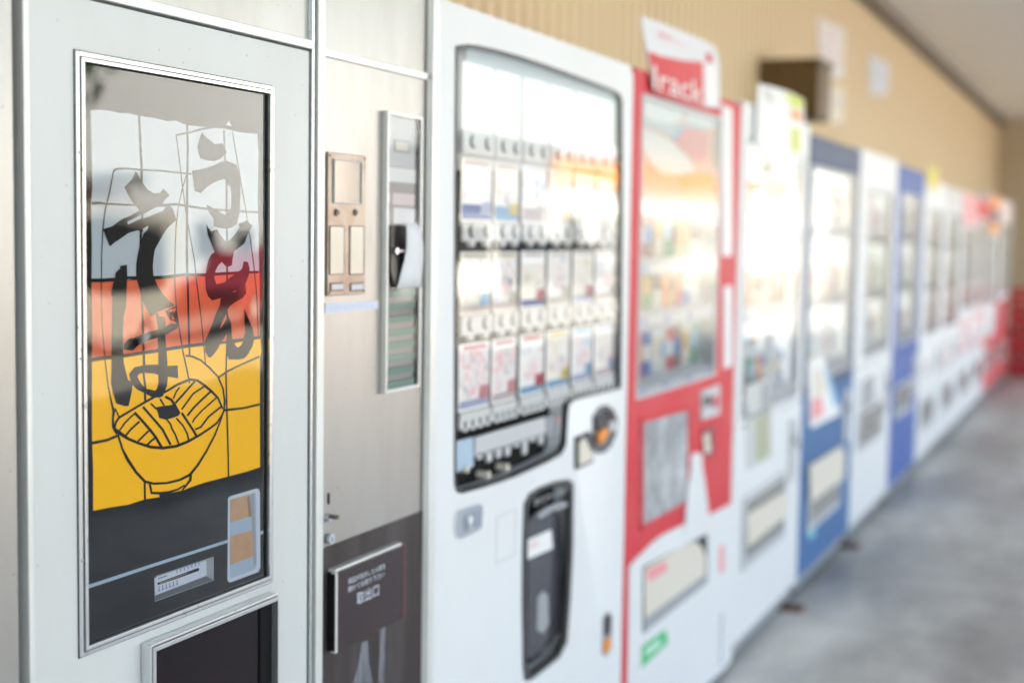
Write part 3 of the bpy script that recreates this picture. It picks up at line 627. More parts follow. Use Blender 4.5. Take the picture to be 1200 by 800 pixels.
MB().box(q.x + .002, q2.x, Y0 - .0185, Y0 - .0155, q.z - .0017, q.z + .0017).build('key', WCARD, bl)
# hanging paper slip, slightly curled
Yp = Y0 - .024
cur = MB(); prof = [(-0.0, 262.5), (.002, 275), (.001, 290), (-.004, 305), (-.008, 320), (-.009, 338)]
lft = [476.5, 476.8, 476.5, 474, 470, 465.5]; rgt = [490.5, 494, 496.3, 496.5, 495, 493.8]
vs = []
for (dy, py), a, b in zip(prof, lft, rgt):
    for pxx in (a, (a + b) / 2, b):
        q = at(pxx, py - (pxx - a) * .05, Yp - dy + (.0015 if pxx == (a + b) / 2 else 0)); vs.append(tuple(q))
cur.add(vs, [(3 * i + j, 3 * i + 3 + j, 3 * i + 4 + j, 3 * i + 1 + j) for i in range(5) for j in range(2)])
po = cur.build('paper_slip', PAPER, None, smooth=True); tag(po, 'blank white paper slip hanging from the key in the tall narrow window', 'paper')
sd_ = po.modifiers.new('s', 'SOLIDIFY'); sd_.thickness = .0004
# latch, knob and lock by the left post
q = at(386, 583, Y0 - .001)
MB().box(q.x - .002, q.x + .0016, Y0 - .0012, Y0 + .001, at(386, 590, Y0).z, at(386, 577, Y0).z).build('key_slot', BLACK, nm)
q = at(386.5, 606, Y0 - .004)
kb = MB().cyl((q.x, q.z), .0068, Y0 - .006, Y0 + .001, 0).build('latch', CHROME, nm, bevel=.001)
v0 = at(388, 604.5, Y0 - .008); v1 = at(400, 607.5, Y0 - .03)
lev = MB(); lev.box(v0.x - .003, v0.x + .004, Y0 - .022, Y0 - .005, v0.z - .004, v0.z + .003); lev.build('latch_lever', paint('worn_brass', (.22, .17, .13), .35, metal=.6), kb, bevel=.0015)
q = at(388.5, 631, Y0 - .006)
lk = MB().cyl((q.x, q.z), .0085, Y0 - .007, Y0 - .001, 0, n=24).build('round_lock', paint('zinc', (.62, .66, .72), .3, metal=.6), nm, bevel=.001)
MB().box(q.x - .001, q.x + .001, Y0 - .0075, Y0 - .0068, q.z - .004, q.z + .003).build('keyway', BLACK, lk)
# flap
Yf = Y0 - .018
fx0, fx1 = at(393.5, 700, Yf).x, at(475, 690, Yf).x
fz1 = (at(399, 666, Yf).z + at(462, 647, Yf).z) / 2; fz0 = (at(399, 757, Yf).z + at(474, 726, Yf).z) / 2
fl = MB().box(fx0 + .006, fx1 - .0105, Yf, Y0 - .002, fz0, fz1).build('collection_flap', FLAP, nm, bevel=.0012)
MB().box(fx1 - .0105, fx1, Yf - .001, Y0 - .002, fz0, fz1).build('hinge_bar', FLAP2, fl, bevel=.003)
MB().box(fx0, fx0 + .006, Yf - .0005, Y0 - .009, fz0 - .002, fz1 + .001).build('edge_strip', ALUW, fl, bevel=.0008)
MB().box(fx0 - .0005, fx0 + .001, Y0 - .0165, Y0 - .002, fz0 + .001, fz1 - .001).build('flap_gap', GASK, fl)
MB().box(fx0 + .003, fx1 - .010, Yf + .002, Y0 - .001, fz1 + .0005, fz1 + .006).build('top_gleam', ALUW, fl, bevel=.0015)  # pale strip painting the gleam on the flap's top face
m = MB(); yy = Yf - .0004
def tq(a, b, top, bot): return ((at(a, bot, Yf).x, at(a, bot, Yf).z), (at(b, bot, Yf).x, at(a, top, Yf).z))
put_text(m, '商品が出ましたら扉を', tq(408, 451, 677.5, 684.5), yy); put_text(m, '開けてお取り下さい', tq(408, 450, 687.5, 694), yy)
put_text(m, '取出口', tq(418, 443.5, 694.5, 709), yy)
m.build('lettering', WTXT, fl)

# neighbour on the far left
lx1 = at(20, 400, Y0 - .002).x
nb = thing('steel_cabinet', 'beige stainless cabinet edge at the far left beside the grey noodle machine', 'cabinet', (lx1 - .5, Y0 + .4, 0))
MB().box(lx1 - .9, lx1 + .008, Y0 + .02, WALL_Y - .05, 0.05, 1.92).build('cabinet', BLACK, nb)
MB().box(lx1 - .9, lx1, Y0 - .002, Y0 + .02, 0.1, 1.92).build('door', STEEL, nb, bevel=.004)

# ================================================================ shared bits
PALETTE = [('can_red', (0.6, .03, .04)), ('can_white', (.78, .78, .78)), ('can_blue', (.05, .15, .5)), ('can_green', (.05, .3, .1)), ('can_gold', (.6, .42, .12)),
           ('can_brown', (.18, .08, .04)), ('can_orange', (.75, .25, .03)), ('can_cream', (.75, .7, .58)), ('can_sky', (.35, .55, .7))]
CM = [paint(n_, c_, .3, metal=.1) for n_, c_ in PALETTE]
def can_into(mb, x, y, z, kind, a, b):
    if kind:      # bottle
        mb.lathe((x, y, z), [(.030, 0, a), (.033, .006, a), (.033, .05, b), (.033, .105, a), (.031, .125, 1), (.013, .16, 1), (.013, .172, b), (.014, .173, b), (.014, .19, b)], 10)
    else:
        mb.lathe((x, y, z), [(.024, 0, a), (.0265, .006, a), (.0265, .04, b), (.0265, .085, a), (.0265, .112, a), (.023, .12, 1)], 10)
FARM = [paint('far_' + n_, tuple(.45 * q + .45 for q in c_), .4, emit=.08) for n_, c_ in PALETTE]  # paled and faintly glowing, standing in for lamplight inside the window
PROTO = []
def proto_can(i):
    rs = random.Random(i); m_ = MB(); can_into(m_, 0, 0, 0, i % 3 == 0, rs.randrange(9), rs.randrange(9))
    me = bpy.data.meshes.new('drink_sample'); me.from_pydata(m_.v, [], m_.f)
    for q in CM: me.materials.append(q)
    for p_, mi in zip(me.polygons, m_.m): p_.material_index = mi; p_.use_smooth = True
    return me
PROTO = [proto_can(i) for i in range(14)]
DEPTH = 0.72
def feet(t, x0, x1, y):
    for xx in (x0 + .06, x1 - .06):
        for yv in (y + .05, WALL_Y - .12):
            MB().cyl((xx, 0), .001, 0, .001)
            m_ = MB(); m_.lathe((xx, yv, 0), [(.028, 0, 0), (.028, .012, 0), (.012, .016, 0), (.012, .075, 0)], 10); m_.build('foot', RUBBER, t)

def drink_machine(label, x0, x1, top, body, lower, band, win=(.30, .93), wm=(.07, .10), group='drink vending machines along the wall', single=False,
                  split=None, extra=None, hatch=(.13, .24), poster=None, header=None, rows=3, coinw=.17, lit=LIT, frame=None, side=None):
    """a standing drinks machine: x0..x1 along the wall, heights as fractions of its top"""
    Hh = top; wdt = x1 - x0
    t = thing('drink_vending_machine', label, 'vending machine', (x0, Y0 + .4, 0), group)
    MB().box(x0 + .006, x1 - .006, Y0 + .128, WALL_Y - .06, .07, Hh - .01).build('cabinet', side or body, t, bevel=.006)
    wz0_, wz1_ = Hh * win[0], Hh * win[1]; wx0_, wx1_ = x0 + wm[0] * wdt, x1 - wm[1] * wdt
    sp = Hh * (split or .30)
    dz0 = .07
    d = MB().ring(rect(x0, x1, sp, Hh), rect(wx0_, wx1_, wz0_, wz1_) if wz0_ > sp else rect(wx0_, wx1_, sp + .03, wz1_), Y0, Y0 + .127).build('upper_door', body, t, bevel=.008, seg=3)
    MB().box(x0, x1, Y0, Y0 + .127, dz0, sp - .004).build('lower_door', lower, t, bevel=.008, seg=3)
    MB().box(x0 + .03, x1 - .03, Y0 + .02, Y0 + .05, .02, .07).build('kick_plate', GREY, t)
    feet(t, x0, x1, Y0)
    if band: MB().box(x0 + .004, x1 - .004, Y0 - .003, Y0 + .002, Hh * win[1] + .012, Hh - .012).build('header_band', band, t, bevel=.002)
    MB().ring(rect(wx0_, wx1_, wz0_, wz1_), rect(wx0_ + .012, wx1_ - .012, wz0_ + .012, wz1_ - .012), Y0 - .004, Y0 + .03).build('window_frame', frame or LGREY, t, bevel=.003)
    MB().box(wx0_ + .004, wx1_ - .004, Y0 + .115, Y0 + .125, wz0_ + .004, wz1_ - .004).build('backboard', lit, t)
    MB().ring(rect(wx0_ + .002, wx1_ - .002, wz0_ + .002, wz1_ - .002), rect(wx0_ + .005, wx1_ - .005, wz0_ + .005, wz1_ - .005), Y0 + .03, Y0 + .115).build('window_reveal', lit, t)  # reveal glows too, standing in for light bounced inside the window
    rh = (wz1_ - wz0_) / rows
    for r_ in range(rows):
        zb = wz0_ + r_ * rh
        MB().box(wx0_ + .006, wx1_ - .006, Y0 + .03, Y0 + .114, zb + .05, zb + .06).build('shelf', WCARD, t)
        MB().box(wx0_ + .013, wx1_ - .013, Y0 + .008, Y0 + .03, zb + .008, zb + .062).build('button_strip', WCARD, t, bevel=.002)
        n = max(6, int((wx1_ - wx0_) / .088)); stp = (wx1_ - wx0_ - .04) / n
        bt = MB()
        for k_ in range(n):
            xc = wx0_ + .02 + (k_ + .5) * stp
            bt.box(xc - .022, xc + .022, Y0 + .001, Y0 + .008, zb + .016, zb + .034, random.choice([0, 1, 2]))
        b_ = bt.build('button', [LILAC, PALE, WCARD], t); b_['kind'] = 'stuff'
        many = MB()
        for k_ in range(n):
            xc = wx0_ + .02 + (k_ + .5) * stp
            if single:
                o_ = bpy.data.objects.new('drink_sample', random.choice(PROTO)); COL.objects.link(o_); o_.parent = t
                o_.location = Vector((xc, Y0 + .07, zb + .0605)) - t.location
            else:
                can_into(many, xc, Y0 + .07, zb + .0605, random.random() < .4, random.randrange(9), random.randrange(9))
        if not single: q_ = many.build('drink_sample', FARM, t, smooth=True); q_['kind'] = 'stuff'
    gz = MB(); gz.sheet(rect(wx0_ + .01, wx1_ - .01, wz0_ + .01, wz1_ - .01), Y0 - .0005); gz.build('window_glass', GLS, t)
    # coin column
    cx_ = x1 - .17 * wdt
    cpn = MB().box(cx_ - .05, cx_ + .06, Y0 - .012, Y0 + .001, sp + .02 if wz0_ > sp + .2 else sp - .30, (sp + .17) if wz0_ > sp + .2 else sp - .06).build('coin_panel', LGREY, t, bevel=.006)
    cz_ = (sp + .12) if wz0_ > sp + .2 else sp - .12
    MB().box(cx_ - .02, cx_ + .02, Y0 - .016, Y0 - .011, cz_, cz_ + .006).build('coin_slot', BLACK, cpn)
    MB().cyl((cx_ + .03, cz_ - .05), .014, Y0 - .022, Y0 - .011).build('return_lever', CHROME, cpn, bevel=.002)
    MB().box(cx_ - .035, cx_ + .03, Y0 - .015, Y0 - .011, cz_ - .03, cz_ - .012).build('bill_slot', BLACK, cpn)
    # hatch
    hz0_, hz1_ = Hh * hatch[0], Hh * hatch[1]
    hf = MB().ring(rect(x0 + .12 * wdt, x1 - .28 * wdt, hz0_, hz1_), rect(x0 + .12 * wdt + .02, x1 - .28 * wdt - .02, hz0_ + .02, hz1_ - .02), Y0 - .012, Y0 + .001).build('delivery_port', LGREY, t, bevel=.004)
    MB().box(x0 + .12 * wdt + .015, x1 - .28 * wdt - .015, Y0 - .006, Y0 - .001, hz0_ + .015, hz1_ - .015).build('flap', paint('hatch_smoke', (.30, .29, .27), .12), hf)
    MB().box(x0 + .12 * wdt + .02, x1 - .28 * wdt - .02, Y0 - .010, Y0 - .0065, hz0_ + .02, hz0_ + .045).build('flap_grip', GREY, hf)
    if poster:
        m_ = MB(); m_.box(x0 + .12 * wdt, x1 - .42 * wdt, Y0 - .005, Y0 - .0005, poster[0] * Hh, poster[1] * Hh, 0)
        pw = (x1 - .42 * wdt) - (x0 + .12 * wdt)
        m_.sheet([(x0 + .14 * wdt, poster[0] * Hh + .02), (x0 + .12 * wdt + pw * .9, poster[0] * Hh + .03), (x0 + .12 * wdt + pw * .8, poster[1] * Hh - .03), (x0 + .16 * wdt, poster[1] * Hh - .05)], Y0 - .0055, 1)
        m_.build('poster', [poster[2], poster[3]], t)
    return t

def topcard(t_label, pts, mats, shapes, txt=None):
    """a stiff card standing up on a machine's top edge"""
    Yc = Y0 - .012
    Q = P(pts, Yc); zt = min(q[1] for q in Q)
    t = thing('display_card', t_label, 'sign', (Q[0][0], Yc, zt))
    MB().prism(Q, Yc, Yc + .004).build('card', mats[0], t)
    for i, (sh, mi) in enumerate(shapes):
        MB().sheet(P(sh, Yc - .0004 * (i + 1)), Yc - .0004 * (i + 1)).build('print', mats[mi], t)
    if txt:
        m_ = MB()
        for body_, a, b, c, d_ in txt:
            q0 = at(a, d_, Yc); q1 = at(b, d_, Yc); z1_ = at(a, c, Yc).z
            put_text(m_, body_, ((q0.x, q0.z), (q1.x, z1_)), Yc - .003)
        m_.build('lettering', mats[-1], t)
    return t

# ================================================================ white machine next to the noodle machine
wm0 = XR + .012; wm1 = at(738, 300, Y0).x; WT = at(640, 42, Y0).z
wmx = thing('drink_vending_machine', 'large white vending machine with black edged window of product cards beside the noodle machine', 'vending machine', (wm0, Y0 + .4, 0), 'drink vending machines along the wall')
MB().box(wm0 + .004, wm1 - .006, Y0 + .05, WALL_Y - .06, .07, WT - .006).build('cabinet', WHITE, wmx, bevel=.006)
wo_ = P([(534, 54), (548, 52), (560, 53.5), (585, 59), (610, 66), (640, 76), (670, 87), (700, 98), (720, 106), (726, 110), (729, 117), (729.5, 200), (729, 330), (727.8, 455), (690, 464), (672, 469), (666.5, 475), (665, 490), (664, 505), (663, 522), (658, 532), (640, 542), (600, 560), (570, 570), (541, 578), (535, 576), (532.5, 566), (532.5, 400), (533, 200)], Y0 - .001)
cxm = sum(p_[0] for p_ in wo_) / len(wo_); czm = sum(p_[1] for p_ in wo_) / len(wo_)
# front door: ring between the outline of the machine and the window outline, made as an ngon with a hole
port = P([(614, 590), (620, 578), (632, 570), (650, 563.5), (666, 561), (671.5, 566), (671, 640), (668, 700), (664, 752), (655, 770), (640, 782), (622, 796), (615, 797), (613, 780), (612, 700), (612.5, 640)], Y0 - .001)
def door_with_holes(outer, holes, y0, y1, name, mat, par, bevel):
    V = [[Vector((p_[0], p_[1], 0)) for p_ in outer]] + [[Vector((p_[0], p_[1], 0)) for p_ in h_] for h_ in holes]
    flat = [v for lp in V for v in lp]; tr = tessellate_polygon(V)
    m_ = MB(); n = len(flat)
    fs = [tuple(t_) if (flat[t_[1]] - flat[t_[0]]).cross(flat[t_[2]] - flat[t_[0]]).z > 0 else tuple(reversed(t_)) for t_ in tr]
    vs = [(v.x, y0, v.y) for v in flat] + [(v.x, y1, v.y) for v in flat]
    sides = []; o_ = 0
    for lp in V:
        k_ = len(lp)
        for i in range(k_): j = (i + 1) % k_; sides.append((o_ + i, o_ + j, n + o_ + j, n + o_ + i))
        o_ += k_
    m_.add(vs, fs + sides)
    ob = m_.build(name, mat, par)
    bm = bmesh.new(); bm.from_mesh(ob.data); bmesh.ops.recalc_face_normals(bm, faces=bm.faces)
    bmesh.ops.dissolve_limit(bm, angle_limit=.02, verts=bm.verts, edges=bm.edges, use_dissolve_boundaries=False) if False else None
    bm.to_mesh(ob.data); bm.free()
    bv = ob.modifiers.new('bevel', 'BEVEL'); bv.width = bevel; bv.segments = 4; bv.limit_method = 'ANGLE'; bv.angle_limit = R(50)
    for p_ in ob.data.polygons: p_.use_smooth = True
    ob.modifiers.new('wn', 'WEIGHTED_NORMAL')
    return ob
rr = .02
outl = [(wm0, .10), (wm1, .10), (wm1, WT - .03), (wm1 - .01, WT - .01), (wm1 - .035, WT), (wm0 + .02, WT), (wm0 + .005, WT - .006), (wm0, WT - .02)]
wdoor = door_with_holes(outl, [wo_, port], Y0, Y0 + .05, 'front_door', WHITE, wmx, .011)
YI = Y0 + .045
MB().prism(wo_, YI, YI + .004).build('backboard', GASK, wmx)
def shrink(pts, f, g=None):
    cx_ = sum(p_[0] for p_ in pts) / len(pts); cz_ = sum(p_[1] for p_ in pts) / len(pts)
    return [(cx_ + (p_[0] - cx_) * f, cz_ + (p_[1] - cz_) * (g or f)) for p_ in pts]
MB().ring(wo_, shrink(wo_, .985, .985), Y0 - .002, Y0 + .012).build('window_gasket', BLACK, wmx)
zcut = at(560, 500, Y0).z
gp = [p_ for p_ in shrink(wo_, .99) if p_[1] > zcut]
gx0 = min(p_[0] for p_ in gp); gx1 = max(p_[0] for p_ in gp)
gtop = [p_ for p_ in gp if p_[1] > zcut + .12]
gpoly = [(gx0, zcut)] + sorted(gtop, key=lambda q: (q[0], q[1] if q[0] < (gx0 + gx1) / 2 else -q[1])) + [(gx1, zcut)]
g = MB(); g.sheet(gpoly, Y0 + .003); g.build('window_glass', GL, wmx)
YC = Y0 + .022
cols = [(542, 577.5), (581, 609), (614, 641.7), (645.5, 671.7), (675.5, 698.7), (701.7, 726)]
colx = [(at(a, 130, YC).x, at(b, 130, YC).x) for a, b in cols]
Z = lambda py: at(560, py, YC).z
# header panel behind the first row of cards
MB().prism(shrink([(a, b) for a, b in wo_ if b > Z(210)] , .995), YC + .012, YC + .016).build('header_panel', LGREY, wmx)
rowsz = [(Z(154), Z(76.5)), (Z(260), Z(187)), (Z(368), Z(295)), (Z(478), Z(401))]
strips = [(Z(182), Z(155)), (Z(283), Z(261)), (Z(391), Z(369)), (Z(497), Z(479))]
CARDCOL = {0: [None] * 6,
           1: [('cream', DBLU, PALE, LILAC), ('cream', SKYB, PALE, YEL), ('white', PALE, WCARD, CREAM), ('white', CREAM, WCARD, ORANGE), ('white', CREAM, WCARD, PALE), ('white', PALE, CREAM, CREAM)],
           2: [('cream', PALE, CREAM, SKYB), ('cream', PALE, CREAM, CREAM), ('white', DBLU, PALE, PINK), ('white', CREAM, PALE, CREAM), ('white', LILAC, PALE, PINK), ('white', PALE, CREAM, WCARD)],
           3: [('white', LILAC, GREY, PINK), ('white', PALE, GREY, PINK), ('white', SKYB, YEL, RED), ('white', SKYB, LILAC, YEL), ('white', LILAC, GREY, SKYB), ('white', PALE, PALE, LILAC)]}
for r_ in range(4):
    z0, z1 = rowsz[r_]
    for c_, (a, b) in enumerate(colx):
        zt = z1
        if r_ == 0:     # cards follow the arched window
            zt = min(z1, at((cols[c_][0] + cols[c_][1]) / 2, 0, YC).z)
        spec = CARDCOL[r_][c_]
        m_ = MB(); m_.box(a, b, YC, YC + .002, z0, zt, 0)
        w_ = b - a; h_ = zt - z0; y_ = YC - .0003
        mats = [GLOWCARD]
        if spec:
            mats = [GLOWCR if spec[0] == 'cream' else GLOWCARD, spec[1], spec[2], spec[3], ART_GREY if r_ == 3 and c_ < 2 else (ART_COOL if (c_ + r_) % 2 else ART_WARM), ART_GREY]
            m_.sheet(rect(a + .002, b - .002, z0 + .004, z0 + h_ * (.16 if r_ != 1 else .28)), y_, 1)
            el = [(a + w_ * .52 + w_ * .30 * math.cos(q * math.pi / 8), z0 + h_ * .42 + h_ * .17 * math.sin(q * math.pi / 8)) for q in range(16)]
            m_.sheet(rect(a + .003, b - .003, z0 + h_ * (.17 if r_ != 1 else .29), z1 - h_ * (.10 + .05 * (c_ % 3))), y_ - .0001, 4)
            if r_ == 3 or c_ % 2: m_.sheet(el, y_ - .0003, 5)
            m_.sheet([(a + w_ * .62, z0 + h_ * .14), (b - .003, z0 + h_ * .12), (b - .003, z0 + h_ * .34), (a + w_ * .66, z0 + h_ * .32)], y_ - .0004, 3)
            m_.sheet(rect(a + w_ * .1, a + w_ * .9, z1 - h_ * .09, z1 - h_ * .03), y_, 3 if r_ == 3 else 2)
        m_.build('product_card', mats, wmx)
    z0, z1 = strips[r_]
    for c_, (a, b) in enumerate(colx):
        s_ = MB().box(a - .001, b + .001, YC - .006, YC + .002, z0, z1).build('button_strip', STRIPW, wmx, bevel=.003)
        n = 4 if r_ == 3 else 2
        for k_ in range(n):
            xc = a + (b - a) * ((k_ + .5) / n); zc = (z0 + z1) / 2 + (.002 if r_ < 3 else -.008)
            rad = .0135 if n == 2 else .0075
            MB().cyl((xc, zc), rad, YC - .009, YC - .006, 0, n=18).build('button_shade', BLACK, s_)  # black disc painting the shaded left side of the button
            MB().cyl((xc + rad * .24, zc + rad * .12), rad * .92, YC - .012, YC - .0088, 0, n=18).build('button', STRIPW, s_, bevel=.0015)
            if r_ in (1, 2, 3):
                MB().cyl((xc + rad * .2, z0 + .001), rad * .9, YC - .008, YC + .001, 0, n=14).build('price_tab', STRIPW, s_)
# lower data strip
z0, z1 = at(560, 551, YC).z, at(560, 511, YC).z
xa, xb = at(556, 500, YC).x, at(638, 500, YC).x
m_ = MB(); m_.box(xa, xb, YC - .003, YC + .002, (z0 + z1) / 2 - .004, z1)
n = 8
for k_ in range(n):
    xc = xa + (xb - xa) * (k_ + .5) / n; dp = .012 + .012 * (k_ % 2 == 1) + (.01 if k_ in (2, 5) else 0)
    m_.prism([(xc - .015, (z0 + z1) / 2), (xc + .015, (z0 + z1) / 2), (xc + .011, (z0 + z1) / 2 - dp), (xc - .009, (z0 + z1) / 2 - dp)], YC - .003, YC + .002)
ds = m_.build('data_strip', LGREY, wmx)
m_ = MB()
for r_ in range(3):
    for k_ in range(14):
        xc = xa + .01 + (xb - xa - .02) * k_ / 14; zc = z1 - .010 - r_ * .012
        m_.sheet(rect(xc, xc + .008, zc - .004, zc), YC - .0036)
m_.build('print', GREY, ds)
MB().prism(P([(534.5, 517), (554.5, 512), (555, 546), (535, 553)], YC), YC, YC + .003).build('blue_card', PBLU, wmx)
MB().prism(P([(641, 488), (661, 483), (660, 506), (641, 512)], YC), YC, YC + .003).build('display_screen', GREY, wmx)
MB().prism(P([(652, 489), (660, 487), (659, 494), (652, 496)], YC - .001), YC - .001, YC).build('red_light', PINK, wmx)
for a, b in ((570, 556), (592.5, 547), (657, 524), (545, 549)):
    q = at(a, b, YC); MB().cyl((q.x, q.z), .008, YC - .006, YC + .02, 0, n=16).build('select_button', CREAM, wmx, bevel=.002)
# coin cluster
cl = [(697, 488), (704, 477), (712, 474), (720, 480), (724, 492), (723, 508), (717, 522), (709, 530), (702, 531), (697, 524)]
Yk = Y0 - .006
co = MB().prism(P(cl, Yk), Yk, Y0 + .001).build('coin_dial', paint('dark_chrome', (.16, .16, .17), .25, metal=.6), wmx, bevel=.002)
MB().prism(P([(698, 489), (711, 483), (712, 497), (700, 504)], Yk - .001), Yk - .003, Yk + .001).build('dial_cover', BLACK, co)
MB().prism(P([(700, 508), (709, 500), (713, 505), (707, 517), (702, 520)], Yk - .003), Yk - .006, Yk).build('orange_lever', ORANGE, co, bevel=.002)
MB().prism(P([(713, 496), (721, 492), (721, 505), (714, 504)], Yk - .003), Yk - .006, Yk).build('knob_face', LGREY, co, bevel=.002)
MB().prism(P([(711, 480), (718, 482), (719, 490), (713, 491)], Yk - .003), Yk - .005, Yk).build('knob_face', BROWN, co, bevel=.002)
cc = MB().prism(P([(676, 512), (692, 505), (696, 520), (695, 541), (676, 550)], Yk), Yk, Y0 + .001).build('coin_cup', BLACK, wmx, bevel=.002)
MB().prism(P([(678, 519), (684, 512), (694, 533), (692, 539), (678, 545)], Yk - .001), Yk - .004, Yk).build('cup_bowl', CREAM, cc, bevel=.002)
# lock plate
lp = MB().prism(P([(537, 602), (540, 597.5), (562, 590), (566, 592), (565, 617), (561, 621), (542, 630), (538, 629), (536, 618)], Y0 - .006), Y0 - .006, Y0 + .001).build('lock_plate', CHROME, wmx, bevel=.003)
MB().prism(P([(543.5, 606), (547, 602), (565, 596), (564, 615), (545, 622)], Y0 - .0065), Y0 - .0068, Y0 - .004).build('lock_recess', paint('steel_blue', (.35, .39, .47), .3, metal=.5), lp)
q = at(550.5, 609, Y0 - .008); MB().cyl((q.x, q.z), .0085, Y0 - .011, Y0 - .006, 0).build('lock', WCARD, lp, bevel=.002)
q = at(551.5, 618, Y0 - .008); MB().cyl((q.x, q.z), .005, Y0 - .009, Y0 - .006, 0).build('keyhole', LGREY, lp)
m_ = MB(); x0, x1, z0, z1 = at(581.5, 630, Y0).x, at(604, 630, Y0).x, at(582, 660, Y0).z, at(582, 605, Y0).z
m_.ring(rect(x0, x1, z0, z1), rect(x0 + .0025, x1 - .0025, z0 + .0025, z1 - .0025), Y0 - .0008, Y0 + .001); m_.build('access_plate', LGREY, wmx)
# delivery port
MB().ring(port, shrink(port, .86, .95), Y0 - .004, Y0 + .01).build('port_rim', paint('port_rim', (.035, .037, .04), .3), wmx, bevel=.002)
MB().prism(port, Y0 + .046, Y0 + .05).build('port_back', GASK, wmx)
inn = P([(618, 612), (622, 604), (640, 597), (652, 598), (656.5, 606), (659, 640), (659, 700), (656, 738), (648, 750), (620, 772), (617, 765)], Y0 + .02)
pf = MB().prism(inn, Y0 + .018, Y0 + .03).build('port_flap', paint('flap_grey', (.06, .058, .068), .16), wmx, bevel=.003)
MB().prism(P([(619, 632), (646, 620), (648, 642), (619, 655)], Y0 + .0172), Y0 + .0172, Y0 + .019).build('flap_label', WCARD, pf)
MB().sheet(P([(620, 636), (631, 631.5), (631, 640), (620, 644)], Y0 + .0169), Y0 + .0168).build('label_print', PALE, pf)
MB().sheet(P([(630, 700), (636, 692), (642, 697), (643, 730), (637, 742), (629, 738)], Y0 + .0177), Y0 + .0174).build('grey_patch', GREY, pf)  # plain grey patch on the flap
m_ = MB(); x0 = at(622, 590, Y0).x; x1 = at(668, 580, Y0).x
put_text(m_, 'あたたかい つめたい', ((at(624, 592, Y0).x, at(624, 593, Y0).z), (at(664, 578, Y0).x, at(624, 584, Y0).z)), Y0 - .005); m_.build('lettering', LGREY, wmx)
MB().prism(P([(628, 603), (640, 594), (656, 588), (664, 588), (662, 594), (646, 598), (632, 607)], Y0 - .002), Y0 - .0052, Y0 + .004).build('port_lip', GREY, wmx)
# bottle bottom right: small coin return
cr_ = MB().prism(P([(707, 722), (713, 716), (717.5, 720), (717, 758), (711, 768), (706, 766)], Y0 - .004), Y0 - .004, Y0 + .001).build('coin_return', CHROME, wmx, bevel=.002)
MB().prism(P([(708.5, 724), (713, 719), (716, 722), (715, 742), (708.5, 745)], Y0 - .0045), Y0 - .0048, Y0 - .003).build('return_cup', BROWN, cr_)
MB().prism(P([(707.5, 751), (716, 746), (715, 757), (710, 765), (707, 763)], Y0 - .0045), Y0 - .006, Y0 - .003).build('return_tab', ORANGE, cr_, bevel=.001)
feet(wmx, wm0, wm1, Y0)
# dark bracket behind its top right corner
q = at(716, 67, Y0 + .3); q2 = at(741, 70, Y0 + .3)
tag(MB().box(q.x, q2.x, Y0 + .25, Y0 + .4, WT - .0055, WT + .05).build('cable_box', BLACK, None, bevel=.008), 'small black box lying on top of the white machine at its right corner', 'box')

# ================================================================ red machine
rx0 = wm1 + .012; rx1 = at(862, 400, Y0).x; RT = at(800, 98, Y0).z
rm = thing('drink_vending_machine', 'bright red and white vending machine with a white bottle shape on its front', 'vending machine', (rx0, Y0 + .4, 0), 'drink vending machines along the wall')
MB().box(rx0 + .004, rx1 - .006, Y0 + .142, WALL_Y - .06, .07, RT - .006).build('cabinet', RED, rm, bevel=.006)
Xr = lambda px, py=300: at(px, py, Y0).x
wnd = [Xr(749), Xr(842), at(749, 468, Y0).z, at(749, 108, Y0).z]
MB().ring(rect(rx0, rx1, .10, RT), rect(*wnd), Y0, Y0 + .14).build('front_door', RED, rm, bevel=.008, seg=3)
MB().ring(rect(*wnd), rect(wnd[0] + .012, wnd[1] - .012, wnd[2] + .012, wnd[3] - .012), Y0 - .003, Y0 + .03).build('window_frame', LGREY, rm, bevel=.003)
MB().box(wnd[0] + .004, wnd[1] - .004, Y0 + .13, Y0 + .14, wnd[2], wnd[3]).build('backboard', LIT, rm)
MB().ring(rect(wnd[0] + .002, wnd[1] - .002, wnd[2] + .002, wnd[3] - .002), rect(wnd[0] + .005, wnd[1] - .005, wnd[2] + .005, wnd[3] - .005), Y0 + .03, Y0 + .13).build('window_reveal', WCARD, rm)
# printed poster inside the top of the window
zp0 = at(749, 232, Y0).z
po_ = MB().box(wnd[0] + .014, wnd[1] - .014, Y0 + .02, Y0 + .024, zp0, wnd[3] - .013).build('window_poster', paint('poster_coral', (.85, .36, .26), .5), rm)
m_ = MB(); yq = Y0 + .0192
def rp(pts, k_, mi): m_.sheet(P(pts, yq - .0004 * k_), yq - .0004 * k_, mi)
rp([(752, 112), (800, 124), (802, 140), (780, 148), (756, 140), (752, 128)], 1, 0)
rp([(805, 122), (838, 132), (840, 148), (822, 152), (804, 146)], 1, 0)
rp([(752, 134), (765, 142), (790, 146), (812, 142), (835, 150), (822, 154), (805, 152), (792, 165), (780, 158), (755, 148)], 2, 1)
rp([(786, 162), (795, 150), (802, 148), (795, 160), (790, 166)], 3, 2)
rp([(753, 150), (770, 156), (790, 168), (808, 186), (815, 200), (800, 206), (775, 204), (762, 190), (754, 170)], 3, 0)
rp([(790, 166), (802, 148), (830, 154), (826, 188), (815, 190), (800, 176)], 3, 3)
rp([(796, 205), (820, 200), (836, 205), (834, 218), (800, 220)], 3, 4)
m_.build('print', [WCARD, LGREY, SKYB, paint('poster_rose', (.85, .20, .22), .5), ORANGE], po_)
zr = [at(749, y_, Y0).z for y_ in (455, 372, 308)]
